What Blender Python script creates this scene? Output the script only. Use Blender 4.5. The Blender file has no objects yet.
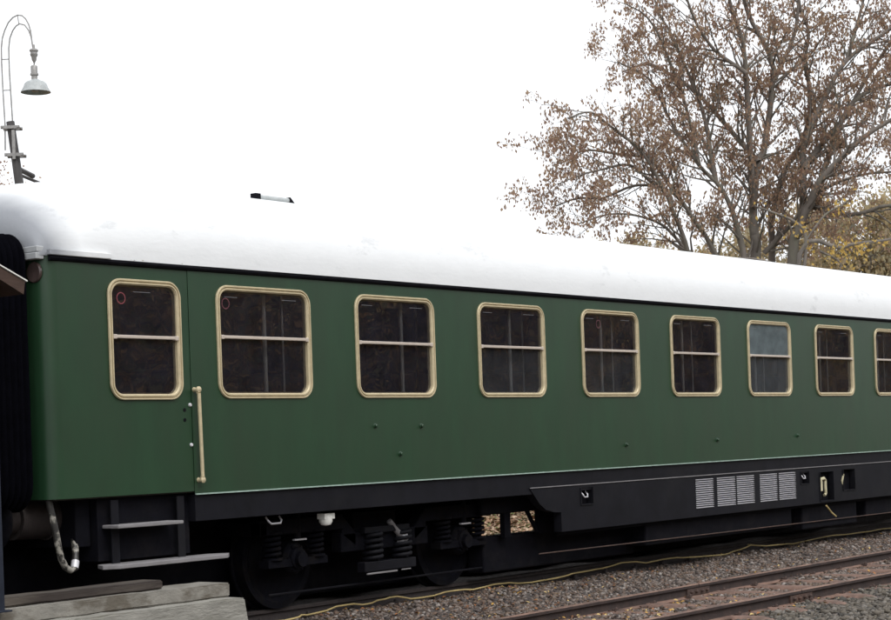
import bpy, bmesh, math, random
import numpy as np
from mathutils import Vector, Matrix
R = math.radians
PI = math.pi
random.seed(7)
rng = np.random.default_rng(11)
scene = bpy.context.scene
COL = scene.collection

# ------------------------------------------------------------------ helpers
class MB:
    """collects vertices and faces, then links them as one mesh object"""
    def __init__(self):
        self.v = []; self.f = []
    def add(self, vs, fs):
        n = len(self.v)
        self.v.extend([tuple(p) for p in vs])
        self.f.extend([tuple(i + n for i in q) for q in fs])
        return self
    def box(self, x0, x1, y0, y1, z0, z1):
        vs = [(x0,y0,z0),(x1,y0,z0),(x1,y1,z0),(x0,y1,z0),(x0,y0,z1),(x1,y0,z1),(x1,y1,z1),(x0,y1,z1)]
        return self.add(vs, [(0,3,2,1),(4,5,6,7),(0,1,5,4),(1,2,6,5),(2,3,7,6),(3,0,4,7)])
    def tube(self, pts, rad, n=8, cap=True):
        pts = [Vector(p) for p in pts]
        if not isinstance(rad, (list, tuple)): rad = [rad] * len(pts)
        rings = []
        up = Vector((0.13, 0.31, 1)).normalized()
        for i, p in enumerate(pts):
            d = (pts[min(i+1, len(pts)-1)] - pts[max(i-1, 0)])
            d = d.normalized() if d.length > 1e-9 else Vector((0,0,1))
            a = d.cross(up)
            if a.length < 1e-3: a = d.cross(Vector((1,0,0)))
            a.normalize(); b = d.cross(a)
            rings.append([p + (a*math.cos(2*PI*k/n) + b*math.sin(2*PI*k/n))*rad[i] for k in range(n)])
        vs = [q for r in rings for q in r]; fs = []
        for i in range(len(pts)-1):
            for k in range(n):
                k2 = (k+1) % n
                fs.append((i*n+k, (i+1)*n+k, (i+1)*n+k2, i*n+k2))
        if cap:
            fs.append(tuple(range(n))); m = (len(pts)-1)*n
            fs.append(tuple(m+k for k in reversed(range(n))))
        return self.add(vs, fs)
    def lathe(self, prof, n=24, origin=(0,0,0), axis='z'):
        """prof: (radius, height) pairs turned round an axis"""
        vs = []; fs = []
        o = Vector(origin)
        for r, h in prof:
            for k in range(n):
                c, s = math.cos(2*PI*k/n)*r, math.sin(2*PI*k/n)*r
                p = {'z': (c, s, h), 'y': (c, h, -s), 'x': (h, c, s)}[axis]
                vs.append(o + Vector(p))
        for i in range(len(prof)-1):
            for k in range(n):
                k2 = (k+1) % n
                fs.append((i*n+k, i*n+k2, (i+1)*n+k2, (i+1)*n+k))
        if prof[0][0] > 1e-6: fs.append(tuple(reversed(range(n))))
        if prof[-1][0] > 1e-6: fs.append(tuple((len(prof)-1)*n+k for k in range(n)))
        return self.add(vs, fs)
    def sweep_x(self, prof, x0, x1):
        """closed (y, z) outline pushed along x"""
        n = len(prof)
        vs = [(x0, y, z) for y, z in prof] + [(x1, y, z) for y, z in prof]
        fs = [(k, (k+1) % n, n+(k+1) % n, n+k) for k in range(n)]
        fs += [tuple(reversed(range(n))), tuple(range(n, 2*n))]
        return self.add(vs, fs)
    def build(self, name, mat=None, parent=None, smooth=None, bevel=0, recalc=True):
        me = bpy.data.meshes.new(name)
        me.from_pydata(self.v, [], self.f)
        if recalc:
            bm = bmesh.new(); bm.from_mesh(me)
            bmesh.ops.recalc_face_normals(bm, faces=bm.faces)
            bm.to_mesh(me); bm.free()
        me.update()
        o = bpy.data.objects.new(name, me); COL.objects.link(o)
        if mat: me.materials.append(mat)
        if smooth is not None:
            me.shade_smooth(); me.set_sharp_from_angle(angle=R(smooth))
        if parent: o.parent = parent
        if bevel:
            m = o.modifiers.new('Bevel', 'BEVEL'); m.width = bevel; m.segments = 2
            m.limit_method = 'ANGLE'; m.angle_limit = R(40)
        return o

def fast_mesh(name, verts, faces, mat, parent=None, smooth=False):
    """numpy arrays: faces is (n, k) with one k"""
    me = bpy.data.meshes.new(name)
    nv, (nf, k) = len(verts), faces.shape
    me.vertices.add(nv); me.vertices.foreach_set('co', np.asarray(verts, np.float32).ravel())
    me.loops.add(nf*k); me.loops.foreach_set('vertex_index', faces.astype(np.int32).ravel())
    me.polygons.add(nf)
    me.polygons.foreach_set('loop_start', np.arange(0, nf*k, k, dtype=np.int32))
    if smooth: me.polygons.foreach_set('use_smooth', np.ones(nf, bool))
    me.update(calc_edges=True); me.validate()
    me.materials.append(mat)
    o = bpy.data.objects.new(name, me); COL.objects.link(o)
    if parent: o.parent = parent
    return o

def empty(name, loc=(0,0,0), rot=(0,0,0)):
    o = bpy.data.objects.new(name, None); COL.objects.link(o)
    o.location = loc; o.rotation_euler = rot; o.empty_display_size = 0.2
    return o
def tag(o, label=None, cat=None, group=None, kind=None):
    if label: o['label'] = label
    if cat: o['category'] = cat
    if group: o['group'] = group
    if kind: o['kind'] = kind
    return o
def copy_tree(o, parent=None):
    c = o.copy(); COL.objects.link(c)
    if parent: c.parent = parent
    for ch in list(o.children): copy_tree(ch, c)
    return c

# ---------------------------------------------------------------- materials
def srgb(r, g, b):
    f = lambda c: (c/255/12.92) if c/255 <= .04045 else ((c/255+.055)/1.055)**2.4
    return (f(r), f(g), f(b), 1)
def material(name, col, rough=.6, metal=0, var=.15, scale=6, bump=0, bscale=60, col2=None, detail=6,
             patch=(.45, .6), spec=.5, stretch=None, coat=0):
    """a noise driven surface: brightness variation, an optional second colour in patches, and bump"""
    m = bpy.data.materials.new(name); m.use_nodes = True
    nt = m.node_tree; N = nt.nodes; L = nt.links
    b = N['Principled BSDF']
    b.inputs['Roughness'].default_value = rough
    b.inputs['Metallic'].default_value = metal
    b.inputs['Specular IOR Level'].default_value = spec
    if coat: b.inputs['Coat Weight'].default_value = coat; b.inputs['Coat Roughness'].default_value = .15
    tc = N.new('ShaderNodeTexCoord')
    src = tc.outputs['Object']
    if stretch:
        mp = N.new('ShaderNodeMapping'); mp.inputs['Scale'].default_value = stretch
        L.new(src, mp.inputs['Vector']); src = mp.outputs['Vector']
    n1 = N.new('ShaderNodeTexNoise'); n1.inputs['Scale'].default_value = scale; n1.inputs['Detail'].default_value = detail
    n1.inputs['Roughness'].default_value = .65
    L.new(src, n1.inputs['Vector'])
    c = col if len(col) == 4 else (*col, 1)
    ramp = N.new('ShaderNodeValToRGB')
    ramp.color_ramp.elements[0].position = .3; ramp.color_ramp.elements[1].position = .7
    ramp.color_ramp.elements[0].color = (*[x*(1-var) for x in c[:3]], 1)
    ramp.color_ramp.elements[1].color = (*[x*(1+var) for x in c[:3]], 1)
    L.new(n1.outputs['Fac'], ramp.inputs['Fac'])
    out = ramp.outputs['Color']
    if col2:
        n2 = N.new('ShaderNodeTexNoise'); n2.inputs['Scale'].default_value = scale*.37; n2.inputs['Detail'].default_value = 8
        n2.inputs['Roughness'].default_value = .7
        L.new(src, n2.inputs['Vector'])
        mr = N.new('ShaderNodeMapRange'); mr.inputs['From Min'].default_value = patch[0]; mr.inputs['From Max'].default_value = patch[1]
        L.new(n2.outputs['Fac'], mr.inputs['Value'])
        mx = N.new('ShaderNodeMix'); mx.data_type = 'RGBA'
        L.new(mr.outputs['Result'], mx.inputs['Factor']); L.new(out, mx.inputs['A'])
        mx.inputs['B'].default_value = col2 if len(col2) == 4 else (*col2, 1)
        out = mx.outputs['Result']
    L.new(out, b.inputs['Base Color'])
    if bump:
        n3 = N.new('ShaderNodeTexNoise'); n3.inputs['Scale'].default_value = bscale; n3.inputs['Detail'].default_value = 4
        L.new(src, n3.inputs['Vector'])
        bp = N.new('ShaderNodeBump'); bp.inputs['Strength'].default_value = bump; bp.inputs['Distance'].default_value = .01
        L.new(n3.outputs['Fac'], bp.inputs['Height']); L.new(bp.outputs['Normal'], b.inputs['Normal'])
    return m
def island_material(name, cols, rough=.8, translucent=0):
    """one colour per loose piece (a stone, a leaf)"""
    m = bpy.data.materials.new(name); m.use_nodes = True
    nt = m.node_tree; N = nt.nodes; L = nt.links
    b = N['Principled BSDF']; b.inputs['Roughness'].default_value = rough
    b.inputs['Specular IOR Level'].default_value = .25
    g = N.new('ShaderNodeNewGeometry'); r = N.new('ShaderNodeValToRGB')
    r.color_ramp.interpolation = 'CONSTANT' if len(cols) > 2 else 'LINEAR'
    e = r.color_ramp.elements
    while len(e) < len(cols): e.new(.5)
    for i, c in enumerate(cols):
        e[i].position = i/len(cols); e[i].color = (*c[:3], 1)
    L.new(g.outputs['Random Per Island'], r.inputs['Fac'])
    L.new(r.outputs['Color'], b.inputs['Base Color'])
    if translucent:
        t = N.new('ShaderNodeBsdfTranslucent'); mx = N.new('ShaderNodeMixShader'); mx.inputs['Fac'].default_value = translucent
        L.new(r.outputs['Color'], t.inputs['Color'])
        L.new(b.outputs['BSDF'], mx.inputs[1]); L.new(t.outputs['BSDF'], mx.inputs[2])
        L.new(mx.outputs['Shader'], N['Material Output'].inputs['Surface'])
    return m
def glass_material(name, tint, ior=1.5, rough=.01, film=0, film_col=(.3,.36,.4)):
    """a thin pane: sees through, mirrors by Fresnel, and may carry a dusty film"""
    m = bpy.data.materials.new(name); m.use_nodes = True
    nt = m.node_tree; N = nt.nodes; L = nt.links
    N.remove(N['Principled BSDF'])
    tr = N.new('ShaderNodeBsdfTransparent'); tr.inputs['Color'].default_value = (*tint, 1)
    gl = N.new('ShaderNodeBsdfGlossy'); gl.inputs['Roughness'].default_value = rough
    fr = N.new('ShaderNodeFresnel'); fr.inputs['IOR'].default_value = ior
    mx = N.new('ShaderNodeMixShader')
    L.new(fr.outputs['Fac'], mx.inputs['Fac']); L.new(tr.outputs[0], mx.inputs[1]); L.new(gl.outputs[0], mx.inputs[2])
    last = mx.outputs[0]
    df = N.new('ShaderNodeBsdfDiffuse'); df.inputs['Color'].default_value = (*film_col, 1)
    tc = N.new('ShaderNodeTexCoord'); no = N.new('ShaderNodeTexNoise'); no.inputs['Scale'].default_value = 5; no.inputs['Detail'].default_value = 5
    L.new(tc.outputs['Object'], no.inputs['Vector'])
    mr = N.new('ShaderNodeMapRange'); mr.inputs['From Min'].default_value = .3; mr.inputs['From Max'].default_value = .8
    mr.inputs['To Min'].default_value = film*.7; mr.inputs['To Max'].default_value = film*1.3 + .01
    L.new(no.outputs['Fac'], mr.inputs['Value'])
    m2 = N.new('ShaderNodeMixShader'); L.new(mr.outputs['Result'], m2.inputs['Fac'])
    L.new(last, m2.inputs[1]); L.new(df.outputs[0], m2.inputs[2])
    L.new(m2.outputs[0], N['Material Output'].inputs['Surface'])
    # slight waviness of old panes
    n2 = N.new('ShaderNodeTexNoise'); n2.inputs['Scale'].default_value = 2.2; L.new(tc.outputs['Object'], n2.inputs['Vector'])
    bp = N.new('ShaderNodeBump'); bp.inputs['Strength'].default_value = .08; bp.inputs['Distance'].default_value = .02
    L.new(n2.outputs['Fac'], bp.inputs['Height']); L.new(bp.outputs['Normal'], gl.inputs['Normal'])
    return m

M = {}
M['green'] = material('green_paint', (.0132, .0440, .0192), rough=.40, var=.16, scale=3.0, bump=.10, bscale=2.6, col2=(.0165, .0385, .0185), patch=(.42,.72), stretch=(1.6,1,.5))
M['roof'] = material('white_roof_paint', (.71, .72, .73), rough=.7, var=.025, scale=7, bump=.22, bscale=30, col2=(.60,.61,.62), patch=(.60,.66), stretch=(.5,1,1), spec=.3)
def end_shade(m, x0, x1, col):
    """shade painted into the roof colour, greyer towards the end, with a ragged edge"""
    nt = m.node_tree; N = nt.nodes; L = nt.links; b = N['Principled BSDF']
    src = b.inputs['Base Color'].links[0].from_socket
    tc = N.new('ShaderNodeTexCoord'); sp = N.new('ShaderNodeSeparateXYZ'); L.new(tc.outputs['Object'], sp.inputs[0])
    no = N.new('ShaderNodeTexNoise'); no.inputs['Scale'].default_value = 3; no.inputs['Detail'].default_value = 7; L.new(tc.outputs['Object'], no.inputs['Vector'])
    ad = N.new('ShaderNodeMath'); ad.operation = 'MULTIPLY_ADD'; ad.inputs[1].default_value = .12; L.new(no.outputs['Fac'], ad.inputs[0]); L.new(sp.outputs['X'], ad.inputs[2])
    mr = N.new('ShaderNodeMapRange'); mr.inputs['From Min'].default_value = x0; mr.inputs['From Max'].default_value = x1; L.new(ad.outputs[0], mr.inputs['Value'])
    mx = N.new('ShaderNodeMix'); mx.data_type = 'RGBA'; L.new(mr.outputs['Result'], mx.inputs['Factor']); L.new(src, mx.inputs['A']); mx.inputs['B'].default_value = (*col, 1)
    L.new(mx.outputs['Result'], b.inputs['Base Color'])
end_shade(M['roof'], -3.18, -3.5, (.25,.26,.28))  # painted shade that greys the left end dome
M['roof_old'] = material('grey_roof_end_paint', (.36, .37, .38), rough=.6, var=.12, scale=5, bump=.15, bscale=20, col2=(.28,.29,.30))
M['black'] = material('underframe_black', (.0035, .0035, .0062), rough=.8, var=.3, scale=9, bump=.1, bscale=40, col2=(.009,.008,.010), patch=(.5,.7), spec=.12)
M['skirt'] = material('skirt_black', (.0068, .0068, .0098), rough=.6, var=.35, scale=3, bump=.06, bscale=14, col2=(.012,.0115,.0135), patch=(.5,.7), spec=.14)
M['bogie'] = material('dirty_bogie_black', (.0042, .0042, .0070), rough=.8, var=.4, scale=14, bump=.2, bscale=60, col2=(.010,.0085,.0085), patch=(.5,.66), spec=.1)
M['brass'] = material('window_frame_gold', (.53, .445, .285), rough=.45, metal=.15, var=.12, scale=14, col2=(.42,.355,.235), patch=(.55,.75))
M['bar'] = material('glazing_bar_pale', (.60, .52, .45), rough=.35, metal=.3, var=.05, scale=20)
M['pale'] = material('sill_light_line', (.32, .42, .37), rough=.5, var=.25, scale=12)  # light caught by the body's bottom lip, painted as a pale tone
M['white'] = material('white_enamel', (.75, .74, .70), rough=.4, var=.06, scale=20)
M['slat'] = material('bare_louvre_metal', (.62, .61, .64), rough=.4, metal=.2, var=.12, scale=30)
M['plank'] = material('grey_step_plank', (.20, .19, .195), rough=.8, var=.2, scale=20, bump=.3, bscale=70, stretch=(.2,1,1))
M['inside'] = material('dark_interior', (.055, .05, .048), rough=.8, var=.15, scale=4)
M['inwall'] = material('interior_panel', (.10, .075, .055), rough=.5, var=.25, scale=3)
M['pole'] = material('interior_pole', (.85, .85, .82), rough=.45, metal=.0, var=.06, scale=9)
M['seat'] = material('seat_cloth', (.09, .045, .03), rough=.9, var=.2, scale=30)
M['rubber'] = material('black_rubber', (.003, .003, .005), rough=.95, var=.3, scale=10, bump=.1, spec=.03)
M['railweb'] = material('dark_rail_web', (.030, .019, .017), rough=.85, var=.35, scale=14, bump=.4, bscale=80, col2=(.045,.027,.022))
M['rusty'] = material('rusty_steel', (.085, .048, .036), rough=.85, var=.3, scale=14, bump=.5, bscale=90, col2=(.05,.034,.03), patch=(.42,.62))
M['railtop'] = material('rail_rust_head', (.20, .118, .086), rough=.75, var=.25, scale=20, bump=.3, bscale=80, col2=(.075,.046,.037), stretch=(.25,1,1))
M['darkrail'] = material('dark_oily_rail', (.03, .022, .021), rough=.75, var=.3, scale=14, bump=.3, bscale=80)
M['sleeper'] = material('rusty_steel_sleeper', (.185, .112, .086), rough=.88, var=.25, scale=9, bump=.4, bscale=70, col2=(.11,.07,.055))
M['cable'] = material('yellow_cable', (.46, .35, .15), rough=.6, var=.2, scale=8)
M['concrete'] = material('weathered_concrete', (.255, .245, .217), rough=.92, var=.22, scale=9, bump=.8, bscale=34, col2=(.19,.18,.15), patch=(.5,.66), stretch=(.5,1,1.6))
M['concrete_stained'] = material('stained_concrete', (.22, .207, .182), rough=.92, var=.22, scale=10, bump=.6, bscale=40, col2=(.11,.095,.075), patch=(.48,.62), stretch=(.5,1,1))
M['oldwood'] = material('dark_weathered_wood', (.075, .062, .05), rough=.9, var=.35, scale=12, bump=.5, bscale=40, col2=(.035,.026,.022), stretch=(.12,1,1))
M['post'] = material('blue_grey_post_paint', (.018, .022, .034), rough=.6, var=.2, scale=8, bump=.05, spec=.2)
M['boardwood'] = material('brown_board', (.055, .03, .021), rough=.85, var=.35, scale=9, bump=.3, stretch=(.2,1,1), col2=(.05,.03,.022))
M['hose'] = material('worn_hose_rubber', (.03, .028, .026), rough=.45, var=.5, scale=20, col2=(.33,.31,.27), patch=(.53,.6))
M['lamp_dark'] = material('lamp_post_wood', (.075, .07, .07), rough=.85, var=.3, scale=12, bump=.3, stretch=(1,1,.1))
M['lamp_zinc'] = material('lamp_zinc', (.30, .29, .28), rough=.5, metal=.3, var=.2, scale=16)
M['lamp_shade'] = material('lamp_shade_enamel', (.36, .38, .38), rough=.45, var=.2, scale=14, col2=(.22,.16,.12), patch=(.55,.66))
M['red_faint'] = material('faded_red_sticker', (.10, .025, .035), rough=.5, var=.1)
M['red'] = material('red_sticker', (.20, .04, .05), rough=.5, var=.1)
M['label'] = material('white_label', (.09, .09, .10), rough=.5, var=.1)
M['tail'] = material('tail_lamp_glass', (.065, .045, .042), rough=.2, var=.2)
M['cream'] = material('cream_handle', (.55, .50, .33), rough=.5, var=.15, scale=20)
M['bark'] = material('grey_brown_bark', (.15, .13, .114), rough=.95, var=.35, scale=5, bump=.5, bscale=20, col2=(.17,.165,.125), patch=(.5,.7), stretch=(1,1,.3))
M['bark_pale'] = material('pale_bark', (.17, .155, .135), rough=.95, var=.25, scale=3)
M['alder_leaf'] = island_material('brown_leaf', [(.36,.245,.175),(.42,.295,.205),(.28,.185,.145),(.46,.33,.22),(.38,.27,.185),(.33,.215,.165)], translucent=.62)
M['maple_leaf'] = island_material('yellow_leaf', [(.56,.38,.10),(.62,.43,.13),(.50,.32,.09),(.55,.41,.15)], translucent=.5)
M['far_leaf'] = island_material('olive_leaf', [(.42,.35,.21),(.46,.37,.22),(.36,.33,.22),(.48,.36,.20),(.40,.32,.22)], translucent=.55)
M['wood_leaf'] = island_material('dusky_leaf', [(.24,.21,.10),(.46,.27,.12),(.28,.17,.09),(.16,.17,.09),(.50,.33,.14)], translucent=.45)
M['fallen_leaf'] = island_material('fallen_leaf', [(.42,.24,.06),(.28,.12,.05),(.18,.085,.045),(.50,.36,.15),(.22,.13,.08),(.13,.07,.045)], rough=.75)
M['litter_leaf'] = island_material('litter_leaf', [(.30,.20,.13),(.20,.11,.07),(.42,.31,.22),(.14,.10,.05),(.34,.22,.14),(.10,.12,.04),(.25,.15,.09)], rough=.8)
M['stone'] = island_material('ballast_stone', [(.15,.122,.106),(.097,.077,.067),(.20,.163,.142),(.145,.098,.074),(.066,.055,.052),(.17,.137,.12),(.115,.083,.067),(.27,.24,.22),(.088,.068,.056),(.155,.114,.086)])
M['stone_fresh'] = island_material('grey_ballast_stone', [(.125,.11,.092),(.085,.076,.065),(.165,.148,.13),(.11,.094,.074),(.06,.056,.05),(.14,.12,.098),(.095,.082,.066)])
M['glass'] = glass_material('dark_pane', (.86,.86,.88), ior=2.05, film=.038, film_col=(.24,.235,.33))
M['glass_mist'] = glass_material('misted_pane', (.75,.77,.80), ior=1.85, film=.07, film_col=(.28,.29,.34))
M['glass_haze'] = glass_material('hazy_pane', (.6,.62,.65), film=.13, film_col=(.27,.31,.36), ior=1.7, rough=.03)
M['glass_film'] = glass_material('frosted_pane', (.25,.28,.30), film=.32, film_col=(.30,.37,.40), rough=.1)

def ground_material():
    m = bpy.data.materials.new('ground'); m.use_nodes = True
    nt = m.node_tree; N = nt.nodes; L = nt.links
    b = N['Principled BSDF']; b.inputs['Roughness'].default_value = .95; b.inputs['Specular IOR Level'].default_value = .2
    tc = N.new('ShaderNodeTexCoord'); P = tc.outputs['Object']
    def noise(s, d=6):
        n = N.new('ShaderNodeTexNoise'); n.inputs['Scale'].default_value = s; n.inputs['Detail'].default_value = d
        n.inputs['Roughness'].default_value = .7; L.new(P, n.inputs['Vector']); return n.outputs['Fac']
    def ramp(f, a, c, p0=.35, p1=.65):
        r = N.new('ShaderNodeValToRGB'); e = r.color_ramp.elements
        e[0].position = p0; e[1].position = p1; e[0].color = (*a, 1); e[1].color = (*c, 1); L.new(f, r.inputs['Fac']); return r.outputs['Color']
    def mix(f, a, c):
        x = N.new('ShaderNodeMix'); x.data_type = 'RGBA'; L.new(f, x.inputs['Factor']); L.new(a, x.inputs['A']); L.new(c, x.inputs['B']); return x.outputs['Result']
    gravel = ramp(noise(22), (.05,.043,.04), (.15,.13,.12))
    litter = ramp(noise(5), (.11,.07,.045), (.36,.26,.18), .42, .58)
    grass = ramp(noise(9), (.035,.055,.02), (.08,.11,.04))
    sp = N.new('ShaderNodeSeparateXYZ'); L.new(P, sp.inputs[0])
    def band(lo, hi):
        r = N.new('ShaderNodeMapRange'); r.inputs['From Min'].default_value = lo; r.inputs['From Max'].default_value = hi
        ad = N.new('ShaderNodeMath'); ad.operation = 'MULTIPLY_ADD'; L.new(noise(.9), ad.inputs[0]); ad.inputs[1].default_value = 2.0
        L.new(sp.outputs['Y'], ad.inputs[2]); L.new(ad.outputs[0], r.inputs['Value']); return r.outputs['Result']
    a = mix(band(5.0, 6.2), gravel, grass)
    c = mix(band(9.8, 11.2), a, litter)
    fr = N.new('ShaderNodeMapRange'); fr.inputs['From Min'].default_value = -5.5; fr.inputs['From Max'].default_value = -8.0
    L.new(sp.outputs['Y'], fr.inputs['Value'])
    near = mix(noise(.5), litter, grass)
    fin = mix(fr.outputs['Result'], c, near)
    L.new(fin, b.inputs['Base Color'])
    bp = N.new('ShaderNodeBump'); bp.inputs['Strength'].default_value = .8; bp.inputs['Distance'].default_value = .05
    L.new(noise(18), bp.inputs['Height']); L.new(bp.outputs['Normal'], b.inputs['Normal'])
    return m
M['ground'] = ground_material()

# ------------------------------------------------------------ camera, light
cam = bpy.data.cameras.new('camera'); co = bpy.data.objects.new('camera', cam); COL.objects.link(co)
cam.sensor_width = 36; cam.sensor_fit = 'HORIZONTAL'; cam.lens = 1800/891*36
cam.shift_y = (440.49-310)/891
cam.clip_start = .05; cam.clip_end = 2000
fw = Vector((0.792953, 0.609283, 0)); rt = Vector((0.608903, -0.792458, -0.035335)); up = Vector((0.021531, -0.028017, 0.999375))
mw = Matrix.Identity(4)
for i in range(3):
    mw[i][0] = rt[i]; mw[i][1] = up[i]; mw[i][2] = -fw[i]
mw[0][3], mw[1][3], mw[2][3] = -12.671885, -10.746327, 1.460469
co.matrix_world = mw
scene.camera = co

SUN_EL, SUN_AZ = 52, 152      # azimuth of the direction towards the sun, from +x
w = bpy.data.worlds.new('World'); scene.world = w; w.use_nodes = True
N = w.node_tree.nodes; L = w.node_tree.links
sk = N.new('ShaderNodeTexSky'); sk.sky_type = 'NISHITA'; sk.sun_disc = False
SX, SY = -.25, -.75                                     # the sun stands behind the camera's right shoulder, veiled
az = math.atan2(SY, SX)
sk.sun_elevation = R(SUN_EL); sk.sun_rotation = (PI/2 - az)
sk.dust_density = 5; sk.air_density = 1.0; sk.ozone_density = 1
hs = N.new('ShaderNodeHueSaturation'); hs.inputs['Saturation'].default_value = .12
mx = N.new('ShaderNodeMix'); mx.data_type = 'RGBA'; mx.inputs['Factor'].default_value = .6
mx.inputs['B'].default_value = (9.3, 9.6, 10.0, 1)     # even cloud cover over the clear sky
L.new(sk.outputs['Color'], hs.inputs['Color']); L.new(hs.outputs['Color'], mx.inputs['A'])
L.new(mx.outputs['Result'], N['Background'].inputs['Color'])
N['Background'].inputs['Strength'].default_value = .12
sun = bpy.data.lights.new('sun', 'SUN'); sun.energy = .6; sun.angle = R(25); sun.color = (1, .98, .95)
so = bpy.data.objects.new('sun', sun); COL.objects.link(so)
d = Vector((math.cos(az)*math.cos(R(SUN_EL)), math.sin(az)*math.cos(R(SUN_EL)), math.sin(R(SUN_EL))))
so.rotation_euler = (-d).to_track_quat('-Z', 'Y').to_euler(); so.location = d*60
vs = scene.view_settings; vs.view_transform = 'Standard'; vs.look = 'None'; vs.gamma = 1; vs.use_curve_mapping = False
vs.exposure = .6
scene.cycles.max_bounces = 8; scene.cycles.transparent_max_bounces = 12
# ------------------------------------------------------------------- ground
def sstep(a, b, x):
    t = np.clip((x-a)/(b-a), 0, 1); return t*t*(3-2*t)
def gh(x, y):
    """height of the made ground"""
    z = -.30 + .135*sstep(-.55, .45, y) - .19*sstep(2.6, 4.2, y) - .10*sstep(-3.4, -4.6, y)
    z = z + .022*np.sin(1.7*x+.6*y) * np.sin(2.3*y-.8*x) + .012*np.sin(5.1*x+1)*np.sin(4.3*y)
    return z
xs = np.unique(np.concatenate([np.linspace(-500,-40,12), np.linspace(-40,-6,40), np.arange(-6,18,.16), np.linspace(18,60,60), np.linspace(60,600,16)]))
ys = np.unique(np.concatenate([np.linspace(-500,-30,12), np.linspace(-30,-5,40), np.arange(-5,6,.16), np.linspace(6,40,60), np.linspace(40,600,16)]))
X, Y = np.meshgrid(xs, ys, indexing='ij')
V = np.stack([X, Y, gh(X, Y)], -1).reshape(-1, 3)
ny = len(ys); ii, jj = np.meshgrid(np.arange(len(xs)-1), np.arange(ny-1), indexing='ij')
a = (ii*ny+jj).ravel(); F = np.stack([a, a+ny, a+ny+1, a+1], 1)
g = fast_mesh('ground', V, F, M['ground'], smooth=True); tag(g, kind='structure')

# tracks -------------------------------------------------------------------
RAILP = [(-.0625,0),(.0625,0),(.0625,.012),(.012,.026),(.008,.04),(.008,.098),(.0335,.108),(.0335,.134),(.026,.140),(-.026,.140),(-.0335,.134),(-.0335,.108),(-.008,.098),(-.008,.04),(-.012,.026),(-.0625,.012)]
def rail(y0, y1, ztop, x0, x1, mat, label, group=None):
    mb = MB(); L_ = math.hypot(x1-x0, y1-y0)
    mb.sweep_x(RAILP, 0, L_)
    o = mb.build('rail', mat, smooth=25)
    if mat is M['railtop']:
        o.data.materials.append(M['railweb'])
        for q in o.data.polygons:
            if q.center.z < .112 and q.center.z > .02 or abs(q.center.y) > .031 and q.center.z > .09 and q.center.z < .128: q.material_index = 1
    o.location = (x0, y0, ztop-.14); o.rotation_euler = (0, 0, math.atan2(y1-y0, x1-x0))
    tag(o, label, 'rail', group)
    return o
SLX = [-6.6+.745*k for k in range(33)]
def railY1(x): return -1.195+.0135*(x-1)
def railY2(x): return -2.53-.003*(x-1)
r1 = rail(railY1(-14), railY1(40), -.158, -14, 40, M['railtop'], 'rusty rail nearest the green coach on the empty siding', 'rails of the siding')
r2 = rail(railY2(-14), railY2(40), -.158, -14, 40, M['railtop'], 'rusty rail on the outer side of the empty siding, in the bottom right corner', 'rails of the siding')
r3 = rail(.69, .69, -.035, -14, 40, M['darkrail'], 'dark rail under the near wheels of the green coach, yellow cable beside it', 'rails under the coach')
r4 = rail(2.13, 2.13, -.035, -14, 40, M['darkrail'], 'dark rail under the far wheels of the green coach', 'rails under the coach')
def local_x(r, x): return (x - r.location.x)
for r, x, s in ((r1, 4.1, 0), (r2, 3.72, 0), (r1, 10.9, 0)):
    mb = MB()
    for sd in (-1, 1):
        mb.box(local_x(r,x)-.24, local_x(r,x)+.24, sd*.009 if sd > 0 else -.027, .027 if sd > 0 else -.009, .03, .10)
        for bx in (-.17,-.06,.06,.17):
            mb.lathe([(.018,0),(.018,.022),(.012,.03)] if sd > 0 else [(.012,-.03),(.018,-.022),(.018,0)], 6, (local_x(r,x)+bx, sd*.027, .065), 'y')
    f = mb.build('fishplate', M['rusty'], r, smooth=30)
    mb = MB(); mb.box(local_x(r,x)-.004, local_x(r,x)+.004, -.0345, .0345, .105, .1415); mb.build('rail_joint', M['black'], r)
clip = None
for r, xx in ((r1, SLX), (r2, SLX), (r3, [-6.6+.65*k for k in range(34)])):
    for x in xx:
        if x < -3 or x > 15: continue
        if r is r3 or clip is None or clip.parent is not r:
            mb = MB()
            h = .05 if r is r3 else .03
            mb.box(-.045,.045,-.105,-.03,-.01,.022).box(-.03,.03,-.085,-.04,.02,.045 if r is r3 else .036)
            mb.lathe([(.016,0),(.016,h),(.009,h+.012)], 6, (0,-.075,.01))
            if r is not r3: mb.box(-.045,.045,.03,.105,-.01,.022).box(-.05,.05,-.11,.11,-.02,-.008).box(-.03,.03,.04,.085,.02,.036)
            clip = mb.build('rail_clip', M['rusty'] if r is not r3 else M['darkrail'], r)
        else:
            clip = clip.copy(); COL.objects.link(clip); clip.parent = r
        clip.location = (local_x(r, x), 0, .006)
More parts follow.
